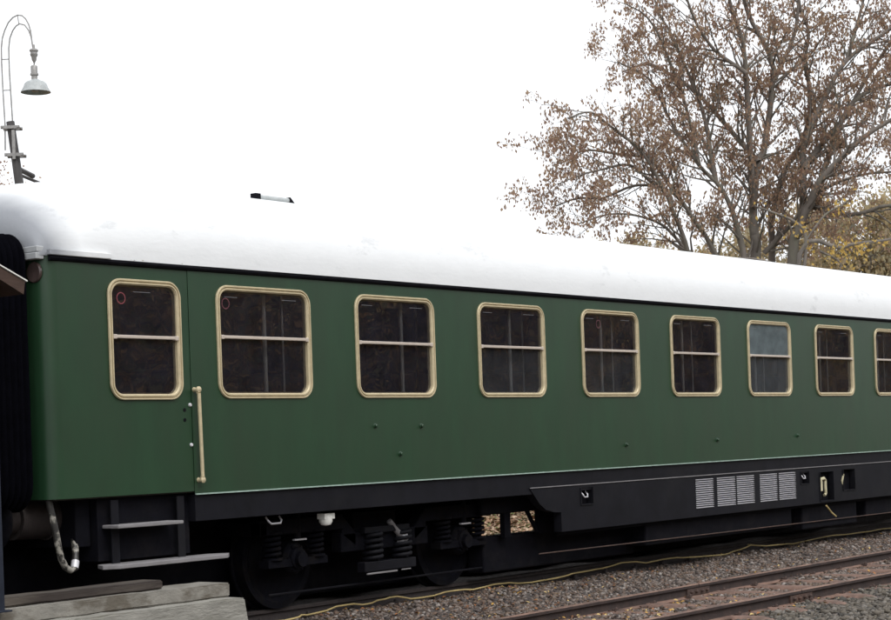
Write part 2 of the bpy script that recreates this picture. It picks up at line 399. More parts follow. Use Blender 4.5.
# pressed steel sleepers with rounded, drooping ends
def sleeper_mesh():
    mb = MB(); prof = [(-.115,-.10),(-.105,-.05),(-.075,-.014),(-.035,.0),(.035,.0),(.075,-.014),(.105,-.05),(.115,-.10)]
    st = [(-1.16,.42,-.075),(-1.13,.74,-.045),(-1.07,.93,-.018),(-.98,1,0),(-.4,1,0),(0,1,0),(.4,1,0),(.98,1,0),(1.07,.93,-.018),(1.13,.74,-.045),(1.16,.42,-.075)]
    n = len(prof)
    vs = [(x*s, y, z*s+dz) for y, s, dz in st for x, z in prof]
    fs = [(i*n+k, i*n+k+1, (i+1)*n+k+1, (i+1)*n+k) for i in range(len(st)-1) for k in range(n-1)]
    fs += [tuple(range(n)), tuple((len(st)-1)*n+k for k in range(n))]
    mb.add(vs, fs); return mb
sl0 = None
for x in SLX:
    if x < .5 or x > 14: continue
    if sl0 is None: s = sl0 = sleeper_mesh().build('steel_sleeper', M['sleeper'], smooth=50)
    else: s = sl0.copy(); COL.objects.link(s)
    s.location = (x+random.uniform(-.03,.03), -1.86+random.uniform(-.03,.03), -.272+random.uniform(-.006,.006))
    s.rotation_euler = (0, random.uniform(-.02,.02), R(.4)+random.uniform(-.02,.02))
    tag(s, 'rusty steel sleeper with rounded ends, bedded in the ballast under the siding rails', 'sleeper', 'sleepers of the siding')

# ballast: every stone a faceted lump -----------------------------------------
def ico():
    bm = bmesh.new(); bmesh.ops.create_icosphere(bm, subdivisions=1, radius=1)
    v = np.array([q.co[:] for q in bm.verts]); f = np.array([[q.index for q in p.verts] for p in bm.faces]); bm.free(); return v, f
def stones(name, n, x0, x1, y0, y1, s0, s1, mat, avoid, label=None):
    v, f = ico()
    px = rng.uniform(x0, x1, n); py = rng.uniform(y0, y1, n)
    keep = avoid(px, py); px, py = px[keep], py[keep]; n = len(px)
    s = np.exp(rng.normal(0, .28, n))*(s0+s1)/2*.8
    s = np.clip(s, s0*.5, s1)
    jit = 1+rng.uniform(-.42, .42, (n, len(v), 1))
    P = v[None]*jit*np.stack([s*rng.uniform(.8,1.35,n), s*rng.uniform(.7,1.1,n), s*rng.uniform(.5,.85,n)], 1)[:,None,:]
    th = rng.uniform(0, 2*PI, n); c, q = np.cos(th)[:,None], np.sin(th)[:,None]
    tl = rng.uniform(-.6,.6,n)[:,None]
    x = P[...,0]*c-P[...,1]*q; y = P[...,0]*q+P[...,1]*c; z = P[...,2]+x*tl*.5
    z0 = gh(px, py)+s*rng.uniform(-.25,.55,n)
    P = np.stack([x+px[:,None], y+py[:,None], z+z0[:,None]], -1).reshape(-1,3)
    F = (f[None]+np.arange(n)[:,None,None]*len(v)).reshape(-1,3)
    return tag(fast_mesh(name, P, F, mat), kind='stuff')
SLA = np.array([x for x in SLX])
def near_sleeper(x, y, w=.105):
    dmin = np.min(np.abs(x[:,None]-SLA[None]), 1)
    return (dmin < w) & (y > -3.04) & (y < -.70) & (x > .4)
def off_rails(x, y):
    k = np.ones(len(x), bool)
    k &= np.abs(y-(-1.195+.0135*(x-1))) > .075
    k &= np.abs(y-(-2.53)) > .085
    k &= ~(near_sleeper(x, y) & (rng.random(len(x)) < .975))
    k &= ~((x < -2.1) & (y > -.72) & (y < .1))
    return k
def between(x, y): return off_rails(x, y) & (y > -2.6+.35*rng.random(len(x)))
def outer(x, y): return off_rails(x, y) & (y < -2.25-.35*rng.random(len(x)))
stones('ballast', 62000, -3.5, 15.5, -2.75, .62, .011, .031, M['stone'], between)
stones('ballast', 15000, .0, 12, -4.4, -2.2, .015, .040, M['stone_fresh'], outer)
# fallen leaves lying on the stones
def leaves_on_ground(n, fx, fy, size, name, mat):
    px, py = fx(n), fy(n)
    th = rng.uniform(0, 2*PI, n); s = rng.uniform(*size, n); fold = rng.uniform(.1,.5,n)
    base = np.array([(-1,0,0),(-.2,-.55,1),(1,0,.2),(-.2,.55,1),(.3,-.45,.8),(.3,.45,.8)])
    P = base[None]*np.stack([s, s, s*fold], 1)[:,None,:]
    c, q = np.cos(th)[:,None], np.sin(th)[:,None]; tx = rng.uniform(-.5,.5,n)[:,None]; ty = rng.uniform(-.5,.5,n)[:,None]
    x = P[...,0]*c-P[...,1]*q; y = P[...,0]*q+P[...,1]*c; z = P[...,2]+x*tx+y*ty
    z0 = gh(px, py)+rng.uniform(.014,.032,n)
    P = np.stack([x+px[:,None], y+py[:,None], z+z0[:,None]], -1).reshape(-1,3)
    f = np.array([(0,1,4,2),(0,2,5,3)])
    F = (f[None]+np.arange(n)[:,None,None]*6).reshape(-1,4)
    return tag(fast_mesh(name, P, F, mat), kind='stuff')
leaves_on_ground(2400, lambda n: np.concatenate([rng.normal(1.2,1.6,n//2), rng.uniform(-2,14,n-n//2)]), lambda n: rng.uniform(-2.9,.55,n), (.010,.030), 'fallen_leaves', M['fallen_leaf'])
leaves_on_ground(16000, lambda n: rng.uniform(9,26,n), lambda n: rng.uniform(7,17,n), (.03,.085), 'fallen_leaves', M['litter_leaf'])

# yellow cable lying along the rail --------------------------------------------
CAB = [(-2.3,.35),(-1.4,.42),(-.9,.40),(-.60,.345),(-.19,.54),(.27,.58),(.63,.56),(.9,.60),(1.02,.54),(1.42,.59),(1.98,.57),(1.96,.57),(2.29,.46),(2.8,.56),(3.3,.60),(3.56,.52),(4.04,.50),(4.43,.58),(4.9,.62),(5.27,.6),(5.63,.53),(6.4,.60),(6.76,.55),(7.2,.47),(7.64,.44),(8.08,.54),(8.5,.57),(8.45,.5),(9.1,.48),(9.73,.54),(11.1,.60),(12.3,.56),(13.3,.6),(16,.58)]
CAB = sorted(CAB)
cp = []
for i in range(len(CAB)-1):
    (xa, ya), (xb, yb) = CAB[i], CAB[i+1]
    for t in (0, .33, .66):
        s = t*t*(3-2*t); cp.append((xa+(xb-xa)*t, ya+(yb-ya)*s, -.105+.012*math.sin(3.1*(xa+(xb-xa)*t))+.01*math.sin(7*xa)+.07*math.exp(-((xa+(xb-xa)*t-5.45)/.28)**2)+.035*math.exp(-((xa+(xb-xa)*t-1.1)/.2)**2)+.04*math.exp(-((xa+(xb-xa)*t-8.5)/.2)**2)))
mb = MB(); mb.tube(cp, .009, 7)
tag(mb.build('cable', M['cable'], smooth=60), 'thin yellow cable lying in loose bends along the ballast beside the rail under the coach', 'cable')

# boarding steps: stacked sleepers and a broken concrete block ------------------
def rough_block(x0, x1, y0, y1, z0, z1, amp, seed, endslope=0, nx=40, name='slab', mat=None, label='', cat=''):
    bm = bmesh.new(); bmesh.ops.create_cube(bm, size=1)
    for v in bm.verts: v.co = ((x0+x1)/2+v.co.x*(x1-x0), (y0+y1)/2+v.co.y*(y1-y0), (z0+z1)/2+v.co.z*(z1-z0))
    bmesh.ops.bevel(bm, geom=bm.edges[:], offset=.012, segments=2, affect='EDGES')
    le = [e for e in bm.edges if abs(e.verts[0].co.x-e.verts[1].co.x) > .5]
    bmesh.ops.subdivide_edges(bm, edges=le, cuts=nx, use_grid_fill=True)
    rr = random.Random(seed)
    from mathutils import noise
    for v in bm.verts:
        n = noise.noise_vector(v.co*4.0+Vector((seed*3.1,0,0)))*amp + noise.noise_vector(v.co*14.0+Vector((seed,0,0)))*amp*.5
        v.co += n
        if v.co.x > x1-.3: v.co.x += endslope*(z1-v.co.z)*((v.co.x-(x1-.3))/.3)
    me = bpy.data.meshes.new(name); bm.to_mesh(me); bm.free(); me.materials.append(mat)
    me.shade_smooth(); me.set_sharp_from_angle(angle=R(38))
    o = bpy.data.objects.new(name, me); COL.objects.link(o)
    return tag(o, label, cat)
rough_block(-7.2, -2.89, -.40, -.16, .378, .447, .006, 2, name='timber_beam', mat=M['oldwood'], label='dark weathered timber beam lying on top of the concrete boarding step', cat='timber beam')
rough_block(-7.4, -2.25, -.50, -.14, .262, .375, .007, 5, name='concrete_slab', mat=M['concrete_stained'], label='stained concrete slab under the timber beam, its right end jutting past it', cat='concrete slab')
rough_block(-7.5, -2.24, -.66, -.12, -.42, .262, .016, 9, endslope=.16, name='concrete_block', mat=M['concrete'], label='thick rough concrete block at the foot of the boarding step, lowest of the stack', cat='concrete block')

# sign post with a small sloped roof board at the left edge
sp = tag(empty('sign_post', (-4.62,-.56,.37)), 'blue grey post with sloped brown roof boards, standing on the concrete step', 'post')
mb = MB(); mb.box(-.10,.03,-.045,.045,0,2.22); mb.build('post', M['post'], sp, bevel=.008)
mb = MB(); mb.box(-.14,.065,-.08,.08,.0,.012); mb.build('base_plate', M['post'], sp, bevel=.004)
for s in (-1, 1):
    mb = MB()
    mb.add([(-.035,-.13,2.43),(s*.27-.035,-.13,2.315),(s*.27-.035,.13,2.315),(-.035,.13,2.43),(-.035,-.13,2.345),(s*.255-.035,-.13,2.225),(s*.255-.035,.13,2.225),(-.035,.13,2.345)],
           [(0,1,2,3),(7,6,5,4),(0,4,5,1),(1,5,6,2),(2,6,7,3),(3,7,4,0)])
    b = mb.build('roof_board', M['boardwood'], sp)
    mb = MB(); mb.add([(-.035,-.14,2.437),(s*.285-.035,-.14,2.315),(s*.285-.035,.14,2.315),(-.035,.14,2.437),(-.035,-.14,2.446),(s*.285-.035,-.14,2.325),(s*.285-.035,.14,2.325),(-.035,.14,2.446)],
           [(3,2,1,0),(4,5,6,7),(0,1,5,4),(1,2,6,5),(2,3,7,6),(3,0,4,7)])
    mb.build('roof_capping', M['white'], b)
# ------------------------------------------------------------------ the coach
XE = 22.75                                    # far end of the coach
W_, H_ = 1.187, .964
ZB, ZT = 1.8793, 2.8432
coach = tag(empty('railway_coach', (0,0,0)), 'long dark green railway coach with a white roof and gold framed windows on the track', 'railway coach')

def wall_with_holes(mb, x0, x1, z0, z1, holes, y=0, depth=.05):
    """flat wall facing -y, rectangular openings with reveals going inwards"""
    xs = sorted({x0, x1, *[h[0] for h in holes], *[h[1] for h in holes]})
    zs = sorted({z0, z1, *[h[2] for h in holes], *[h[3] for h in holes]})
    idx = {}
    def v(x, z):
        if (x, z) not in idx: idx[(x, z)] = len(mb.v); mb.v.append((x, y, z))
        return idx[(x, z)]
    for i in range(len(xs)-1):
        for j in range(len(zs)-1):
            cx, cz = (xs[i]+xs[i+1])/2, (zs[j]+zs[j+1])/2
            if any(h[0] < cx < h[1] and h[2] < cz < h[3] for h in holes): continue
            mb.f.append((v(xs[i],zs[j]), v(xs[i+1],zs[j]), v(xs[i+1],zs[j+1]), v(xs[i],zs[j+1])))
    for a, b, c, d in holes:
        o = len(mb.v)
        mb.v += [(a,y,c),(b,y,c),(b,y,d),(a,y,d),(a,y+depth,c),(b,y+depth,c),(b,y+depth,d),(a,y+depth,d)]
        mb.f += [(o,o+4,o+5,o+1),(o+1,o+5,o+6,o+2),(o+2,o+6,o+7,o+3),(o+3,o+7,o+4,o)]
wins = [(-1.801, W_-.003)] + [(1.9*k, W_) for k in range(0, 10)]
IN = .047
holes = [(x+IN, x+w-IN, ZB+IN, ZT-IN) for x, w in wins]
mb = MB(); wall_with_holes(mb, -2.117, XE, 1.091, 2.99, holes)
# far side and ends share the skin
mb.add([(-3.17,2.82,1.091),(XE,2.82,1.091),(XE,2.82,2.99),(-3.17,2.82,2.99)], [(0,3,2,1)])
mb.add([(XE,0,1.091),(XE,2.82,1.091),(XE,2.82,2.99),(XE,0,2.99)], [(0,1,2,3)])
body = mb.build('body_side', M['green'], coach)
# rounded end: corner pillar and end wall
pl = [(-3.17,0)]+[(-3.50-.12*math.sin(t), .12-.12*math.cos(t)) for t in np.linspace(0, PI/2, 9)]
pl += [(x, 2.82-y) for x, y in reversed(pl)]
mb = MB(); n = len(pl)
mb.add([(x,y,1.113) for x,y in pl]+[(x,y,2.99) for x,y in pl], [(k,k+1,n+k+1,n+k) for k in range(n-1)])
mb.build('end_wall', M['green'], coach, smooth=40)
# entrance door, its window and lock
door_h = (-3.006+IN, -2.215-IN, 1.872+IN, 2.841-IN)
mb = MB(); wall_with_holes(mb, -3.1685, -2.1185, 1.113, 2.985, [door_h], y=.004)
mb.add([(-3.163,.004,1.113),(-2.124,.004,1.113),(-2.124,.04,1.113),(-3.163,.04,1.113)], [(0,1,2,3)])
mb.add([(-2.124,.004,1.113),(-2.124,.004,2.985),(-2.124,.04,2.985),(-2.124,.04,1.113)], [(0,1,2,3)])
door = mb.build('door', M['green'], coach)
mb = MB()
for z in (1.788, 1.705): mb.lathe([(.016,-.001),(.016,.002)], 12, (-2.20,.002,z), 'y')
mb.build('lock_hole', M['black'], door)
mb = MB()
for z in (1.829, 1.498): mb.lathe([(.011,-.014),(.016,-.008),(.016,.003)], 10, (-2.138,.003,z), 'y')
mb.build('door_stop', M['slat'], door, smooth=40)

PROF = [(t*.74, h*.85) for t, h in [(0,0),(0,.014),(.006,.021),(.020,.021),(.025,.004),(.032,.004),(.036,.020),(.051,.020),(.057,.010),(.064,.006),(.066,-.034),(.080,-.034),(.080,-.046)]]
def rrect(x0, x1, z0, z1, r, n=8):
    pts = []
    for cx, cz, a0 in ((x1-r,z1-r,0),(x0+r,z1-r,PI/2),(x0+r,z0+r,PI),(x1-r,z0+r,1.5*PI)):
        for k in range(n+1):
            a = a0+PI/2*k/n; pts.append((cx+r*math.cos(a), cz+r*math.sin(a)))
    return pts
def window(x0, x1, z0, z1, parent, bar_z, glasses, sticker=0, lab=None):
    mb = MB(); rings = []
    for t, h in PROF:
        rings.append([(x, -h, z) for x, z in rrect(x0+t, x1-t, z0+t, z1-t, max(.135-t, .03))])
    n = len(rings[0])
    vs = [p for r in rings for p in r]
    fs = [(i*n+k, i*n+(k+1) % n, (i+1)*n+(k+1) % n, (i+1)*n+k) for i in range(len(rings)-1) for k in range(n)]
    mb.add(vs, fs)
    fr = mb.build('window', M['brass'], parent, smooth=35)
    ix0, ix1, iz0, iz1 = x0+.046, x1-.046, z0+.046, z1-.046
    mb = MB(); mb.box(ix0+.008, ix1-.008, -.016, .03, bar_z-.013, bar_z+.013).box(ix0-.004, ix0+.03, -.021, .02, bar_z-.02, bar_z+.016).box(ix1-.03, ix1+.004, -.021, .02, bar_z-.02, bar_z+.016)
    mb.build('glazing_bar', M['bar'], fr, bevel=.004)
    for a, c, y, gm in ((bar_z, iz1, .010, glasses[0]), (iz0, bar_z, .022, glasses[1])):
        mb = MB(); mb.add([(ix0,y,a),(ix1,y,a),(ix1,y,c),(ix0,y,c)], [(0,1,2,3)])
        mb.build('pane', gm, fr, recalc=False)
    if sticker:
        mb = MB(); cx, cz, r = x0+sticker, z1-.155, .048
        ring = [(cx+math.cos(2*PI*k/28)*q, .0075, cz+math.sin(2*PI*k/28)*q) for q in (r, r-.009) for k in range(28)]
        mb.add(ring, [(k, (k+1) % 28, 28+(k+1) % 28, 28+k) for k in range(28)])
        mb.build('sticker', M['red'] if parent is door else M['red_faint'], fr)
    mb = MB()
    for a in ((.34,.50) if x1-x0 < 1 else (.12,.24,.72,.92)): pass
    for a, b in (((.36,.60),) if x1-x0 < 1 else ((.10,.23),(.70,.86))):
        zz = z1-.088; xa, xb = x0+(x1-x0)*a, x0+(x1-x0)*b
        mb.add([(xa,.008,zz-.014),(xb,.008,zz-.014),(xb,.008,zz-.008),(xa,.008,zz-.008)], [(0,1,2,3)])
    mb.build('pane_label', M['label'], fr)
    return fr
G, GM, GF = M['glass'], M['glass_mist'], M['glass_film']
dw = window(-3.006, -2.215, 1.872, 2.841, door, 2.378, (G, G), sticker=.155)
for i, (x, w) in enumerate(wins):
    gl = {5: (GF, M['glass_haze']), 3: (G, GM), 4: (G, G), 2: (G, GM)}.get(i, (G, G))
    fr = window(x, x+w, ZB, ZT, coach, 2.397 if i else 2.403, gl, sticker={0: .13, 3: .37}.get(i, 0))
    if i == 5: fr['label'] = 'gold framed window whose upper pane is frosted pale blue grey'

# gutter, roof ------------------------------------------------------------------
mb = MB(); mb.sweep_x([(.002,2.942),(-.018,2.948),(-.030,2.965),(-.028,2.984),(.002,2.984)], -3.585, XE)
mb.build('gutter', M['black'], coach, smooth=30)
mb = MB(); mb.box(-3.60,-2.98,-.043,.0,2.985,3.03)
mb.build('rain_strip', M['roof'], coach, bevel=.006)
def roof_ring(x, t):
    h = .835*(1-.25*t*t)*((1-min(t,1)**7)**(1/3)*.85+.15); hw = 1.445*(1-.045*t*t)
    pts = []
    for k in range(41):
        a = PI*k/40; c, s = -math.cos(a), math.sin(a)
        y = 1.41+hw*math.copysign(abs(c)**(2/2.4), c); z = 2.984+h*abs(s)**(2/2.4)
        pts.append((x, y, z))
    return pts
st = [(-3.66+.78*(1-math.sin(PI/2*(1-k/18))), 1-k/18) for k in range(19)]
st = [(-3.66+2.0*(1-math.cos(PI/2*k/18)), 1-math.sin(0) if k == 0 else 1-(1-math.cos(PI/2*k/18))) for k in range(19)]
xs_ = list(np.linspace(-1.5, XE-2.1, 60))
rings = [roof_ring(x, t) for x, t in st]+[roof_ring(x, 0) for x in xs_]+[roof_ring(XE+.04-(x+3.66), t) for x, t in reversed(st)]
mb = MB(); n = 41
vs = [p for r in rings for p in r]
fs = [(i*n+k, i*n+k+1, (i+1)*n+k+1, (i+1)*n+k) for i in range(len(rings)-1) for k in range(n-1)]
fs += [tuple(range(n)), tuple((len(rings)-1)*n+k for k in range(n))]
mb.add(vs, fs)
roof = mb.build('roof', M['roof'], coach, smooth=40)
# plates closing the roof end above the end wall
mb = MB()
for z0, z1, xo in ((2.955,3.005,.0),(3.01,3.055,.012)):
    mb.box(-3.66+xo-.02, -3.60, .03, 2.79, z0, z1)
mb.build('roof_end_plate', M['roof_old'], coach, bevel=.006)
mb = MB(); mb.tube([(-.20,1.0,3.828),(.27,1.0,3.828)], .028, 12); mb.build('roof_vent', M['lamp_shade'], coach, smooth=40)
mb = MB(); mb.box(-.235,-.165,.965,1.035,3.78,3.862); mb.add([(.24,.965,3.79),(.33,.965,3.79),(.33,1.035,3.79),(.24,1.035,3.79),(.25,.965,3.862),(.25,1.035,3.862)],[(0,1,4),(3,5,2),(1,2,5,4),(0,4,5,3),(0,3,2,1)])
mb.build('vent_bracket', M['black'], coach)
# sill line, handrail, bolts -----------------------------------------------------
mb = MB(); mb.box(-2.112, XE, -.014, .0, 1.083, 1.0935); mb.build('sill_light_strip', M['pale'], coach)
mb = MB(); mb.tube([(-2.082,-.052,1.925),(-2.072,-.052,1.23)], .0165, 10); hr = mb.build('handrail', M['brass'], coach, smooth=40)
for x, z in ((-2.085,1.955),(-2.07,1.205)):
    mb = MB(); mb.tube([(x,.0,z),(x,-.03,z),(x,-.052,z-.03*(1 if z > 1.5 else -1))], [.022,.015,.018], 10); mb.lathe([(.012,-.068),(.026,-.06),(.026,-.048),(.012,-.04)], 14, (x,0,z), 'y')
    mb.build('handrail_bracket', M['brass'], hr, smooth=40)
for x, z in ((.243,1.619),(.935,1.608),(.599,1.348),(4.647,1.338),(6.743,1.349),(8.9,1.36)):
    mb = MB(); mb.lathe([(.010,-.03),(.017,-.024),(.017,-.008),(.026,-.004),(.026,0)], 10, (x,0,z), 'y'); mb.build('bolt', M['green'], coach, smooth=40)
# end of the coach: gangway bellows, tail lamp, buffer, hose -----------------------
gw = MB()
gp = rrect(.13, 2.69, 1.02, 3.17, .22, 8)
for k in range(6):
    x = -3.70-.058*k
    ring_o = [(x, p, z) for p, z in gp]; s = .05
    ring_i = [(x-.029, 1.41+(p-1.41)*.955, 2.07+(z-2.07)*.955) for p, z in gp]
    o = len(gw.v); m = len(gp); gw.v += ring_o+ring_i
    gw.f += [(o+j, o+(j+1) % m, o+m+(j+1) % m, o+m+j) for j in range(m)]
    if k < 5: gw.f += [(o+m+j, o+m+(j+1) % m, o+2*m+(j+1) % m, o+2*m+j) for j in range(m)]
gw.f.append(tuple(range(m))); gw.f.append(tuple(range(len(gw.v)-m, len(gw.v))))
gang = gw.build('gangway_bellows', M['rubber'], coach, smooth=30)
mb = MB(); rr_ = [(-4.03, p, z) for p, z in rrect(.18, 2.64, 1.06, 3.12, .22, 8)]
mb.tube(rr_+rr_[:1], .06, 8, cap=False); mb.build('rubber_bead', M['rubber'], gang, smooth=60)
mb = MB(); mb.lathe([(.082,-.0),(.082,-.014),(.074,-.022),(.06,-.02),(0,-.016)], 20, (-3.612,.125,2.86), 'x'); pass
mb.build('tail_lamp', M['tail'], coach, smooth=40)
mb = MB(); mb.box(-3.27,-3.12,.16,2.66,.72,1.112); mb.build('buffer_beam', M['black'], coach, bevel=.01)
for y in (.50, 2.32):
    mb = MB(); mb.lathe([(.185,0),(.185,-.03),(.17,-.035),(.165,-.36),(.125,-.36),(.125,-.52)], 28, (-3.27,y,.965), 'x')
    bf = mb.build('buffer', M['darkrail'], coach, smooth=40)
    mb = MB(); mb.lathe([(.12,-.52),(.24,-.53),(.25,-.55),(.2,-.57),(0,-.58)], 28, (-3.27,y,.965), 'x'); mb.build('buffer_head', M['bogie'], bf, smooth=40)
hp = [(-3.57,.12,1.14),(-3.55,.11,1.02),(-3.52,.10,.86),(-3.50,.10,.74),(-3.475,.10,.65),(-3.44,.10,.585),(-3.39,.10,.553),(-3.34,.11,.565),(-3.31,.13,.62),(-3.28,.16,.70),(-3.24,.22,.80)]
mb = MB(); mb.tube(hp, .027, 10); hz = mb.build('brake_hose', M['hose'], coach, smooth=60)
mb = MB(); mb.tube(hp[7:9], .032, 10); mb.build('hose_coupling', M['slat'], hz, smooth=60)
# entrance steps -------------------------------------------------------------------
mb = MB(); mb.box(-3.10,-2.10,.10,.9,.60,1.11); mb.build('entry_well', M['black'], coach)
mb = MB(); mb.box(-3.06,-2.352,-.10,.09,.858,.886); mb.build('footboard', M['plank'], coach, bevel=.006)
mb = MB(); mb.add([(-3.20,-.06,.545),(-3.10,-.145,.545),(-1.90,-.145,.545),(-1.77,-.03,.545),(-1.90,.09,.545),(-3.12,.09,.545),(-3.20,-.06,.578),(-3.10,-.145,.578),(-1.90,-.145,.578),(-1.77,-.03,.578),(-1.90,.09,.578),(-3.12,.09,.578)],
    [(0,1,2,3,4,5),(11,10,9,8,7,6)]+[(k,(k+1)%6,6+(k+1)%6,6+k) for k in range(6)])
mb.build('footboard', M['plank'], coach, bevel=.005)
for x in (-2.97, -2.25):
    mb = MB(); mb.box(x-.04,x+.04,.035,.05,.56,1.08); mb.build('step_hanger', M['skirt'], coach, bevel=.003)
# underframe ------------------------------------------------------------------------
mb = MB(); mb.box(-2.105, XE-.2, .012, 2.8, .862, 1.0835)
mb.build('solebar', M['skirt'], coach, bevel=.004)
SK0, SK1 = 3.30, 14.6
rec = [(3.695,3.925,.715,.893),(8.97,9.195,.722,.88),(9.53,9.93,.47,.855),(10.245,10.61,.585,.868)]
lv = [(6.19,6.615),(6.712,7.168),(7.212,7.662),(7.818,8.285),(8.342,8.808)]
mb = MB(); wall_with_holes(mb, SK0, SK1, .44, .925, rec+[(a,b,.535,.893) for a, b in lv], y=.004, depth=.07)
cut = [(SK0,.925),(2.73,.925),(2.80,.86),(2.90,.76),(3.02,.69),(3.18,.655),(3.30,.65)]
k0 = len(mb.v); mb.v += [(x,.004,z) for x, z in cut]; mb.f += [(k0,k0+i,k0+i+1) for i in range(1,6)]
k0 = len(mb.v); mb.v += [(x,.004,z) for x, z in cut[1:]+[(SK0,.44)]]+[(x,.10,z) for x, z in cut[1:]+[(SK0,.44)]]; mb.f += [(k0+i,k0+i+1,k0+8+i,k0+7+i) for i in range(6)]
mb.add([(SK0,.004,.44),(SK1,.004,.44),(SK1,.10,.44),(SK0,.10,.44)], [(0,1,2,3)])
skirt = mb.build('skirt_panel', M['skirt'], coach)
mb = MB(); mb.box(2.73, SK1, -.006, .002, .9265, .936); mb.build('skirt_edge', M['plank'], skirt)
mb = MB(); mb.box(SK0+.05, SK1, .085, .10, .40, .86); mb.build('skirt_back', M['black'], skirt)
for a, b in lv:
    mb = MB()
    for k in range(14):
        z = .545+k*(.336/13)
        mb.add([(a,.0,z-.005),(b,.0,z-.005),(b,.024,z+.004),(a,.024,z+.004),(a,-.003,z+.001),(b,-.003,z+.001),(b,.022,z+.009),(a,.022,z+.009)],
               [(3,2,1,0),(4,5,6,7),(0,1,5,4),(1,2,6,5),(2,3,7,6),(3,0,4,7)])
    mb.build('louvre_panel', M['slat'], skirt)
def rim(x0,x1,z0,z1,w,y,mat,parent,name='recess_rim'):
    mb = MB(); mb.box(x0-w,x1+w,y-.006,y+.004,z0-w,z0).box(x0-w,x0,y-.006,y+.004,z0,z1).box(x1,x1+w,y-.006,y+.004,z0,z1)
    return mb.build(name, mat, parent)
for h in rec: rim(*h, .012, .0, M['skirt'], skirt)
def u_handle(x, z, y, w, mat, parent, name='pull_ring'):
    mb = MB(); mb.tube([(x-w,y+.03,z+.05),(x-w,y,z+.015),(x-w*.7,y-.01,z-.012),(x+w*.7,y-.01,z-.012),(x+w,y,z+.015),(x+w,y+.03,z+.05)], .009, 8)
    return mb.build(name, mat, parent, smooth=60)
u_handle(3.82, .80, .03, .045, M['slat'], skirt); u_handle(9.10, .80, .03, .04, M['slat'], skirt)
u_handle(-1.055, .795, .10, .085, M['slat'], coach)
mb = MB(); mb.tube([(9.56,.04,.70),(9.60,.02,.76),(9.68,.02,.77),(9.74,.03,.74),(9.74,.03,.56),(9.70,.03,.54)], .022, 8).box(9.55,9.64,.02,.06,.60,.74)
mb.build('valve_handle', M['cream'], skirt, smooth=40)
mb = MB(); mb.tube([(10.24,.03,.63),(10.20,.0,.72),(10.26,.01,.80),(10.22,.03,.86)], .017, 7); mb.build('chain', M['cream'], skirt, smooth=60)
mb = MB(); mb.tube([(9.66,-.015,.40),(9.80,-.02,.30),(9.93,-.02,.24)], .012, 7); mb.build('drain_rod', M['cable'], coach, smooth=60)
mb = MB(); mb.box(-.43,-.29,.07,.16,.785,.835); mb.lathe([(.0,-.0),(.045,.012),(.062,.04),(.062,.085)], 18, (-.365,.115,.72)); mb.build('white_lamp', M['white'], coach, smooth=40)
mb = MB(); mb.tube([(3.0,.10,.225),(7,.10,.205),(14.5,.10,.175)], .007, 8); mb.build('brake_pipe', M['rusty'], coach, smooth=60)
# equipment boxes behind the skirt and on the far side, plus added blockers
for nm, b in (('battery_box',(5.2,8.9,.12,.95,.16,.86)),('battery_box',(9.2,10.9,.12,.95,.10,.86)),('water_tank',(11.2,14.4,.12,1.1,.16,.86)),('air_tank',(2.42,5.4,.40,.62,.06,.435)),
              ('equipment_box',(7.4,9.5,1.9,2.75,.2,.86)),('equipment_box',(11,13.5,1.9,2.75,.2,.86)),('underside_blocker',(-3.6,2.95,.92,1.0,.02,.86)),('underside_blocker',(3.6,5.6,1.3,1.4,-.05,.34)),('sole_beam',(2.25,3.5,.28,.34,.672,.862)),('centre_sill',(3.1,18,1.25,1.55,.66,.86))):  # thin centre slabs are made up, added to block the bright ground beyond
    mb = MB(); mb.box(*b); mb.build(nm, M['black'], coach, bevel=.02)
for x0, x1 in ((2.67,2.78),(3.31,3.75)):
    mb = MB(); mb.box(x0,x1,.30,.36,.42,.87); mb.build('hanger_strap', M['black'], coach)
mb = MB(); mb.tube([(3.08,.31,.70),(3.27,.31,.45)], .025, 6); mb.build('stay_rod', M['black'], coach)
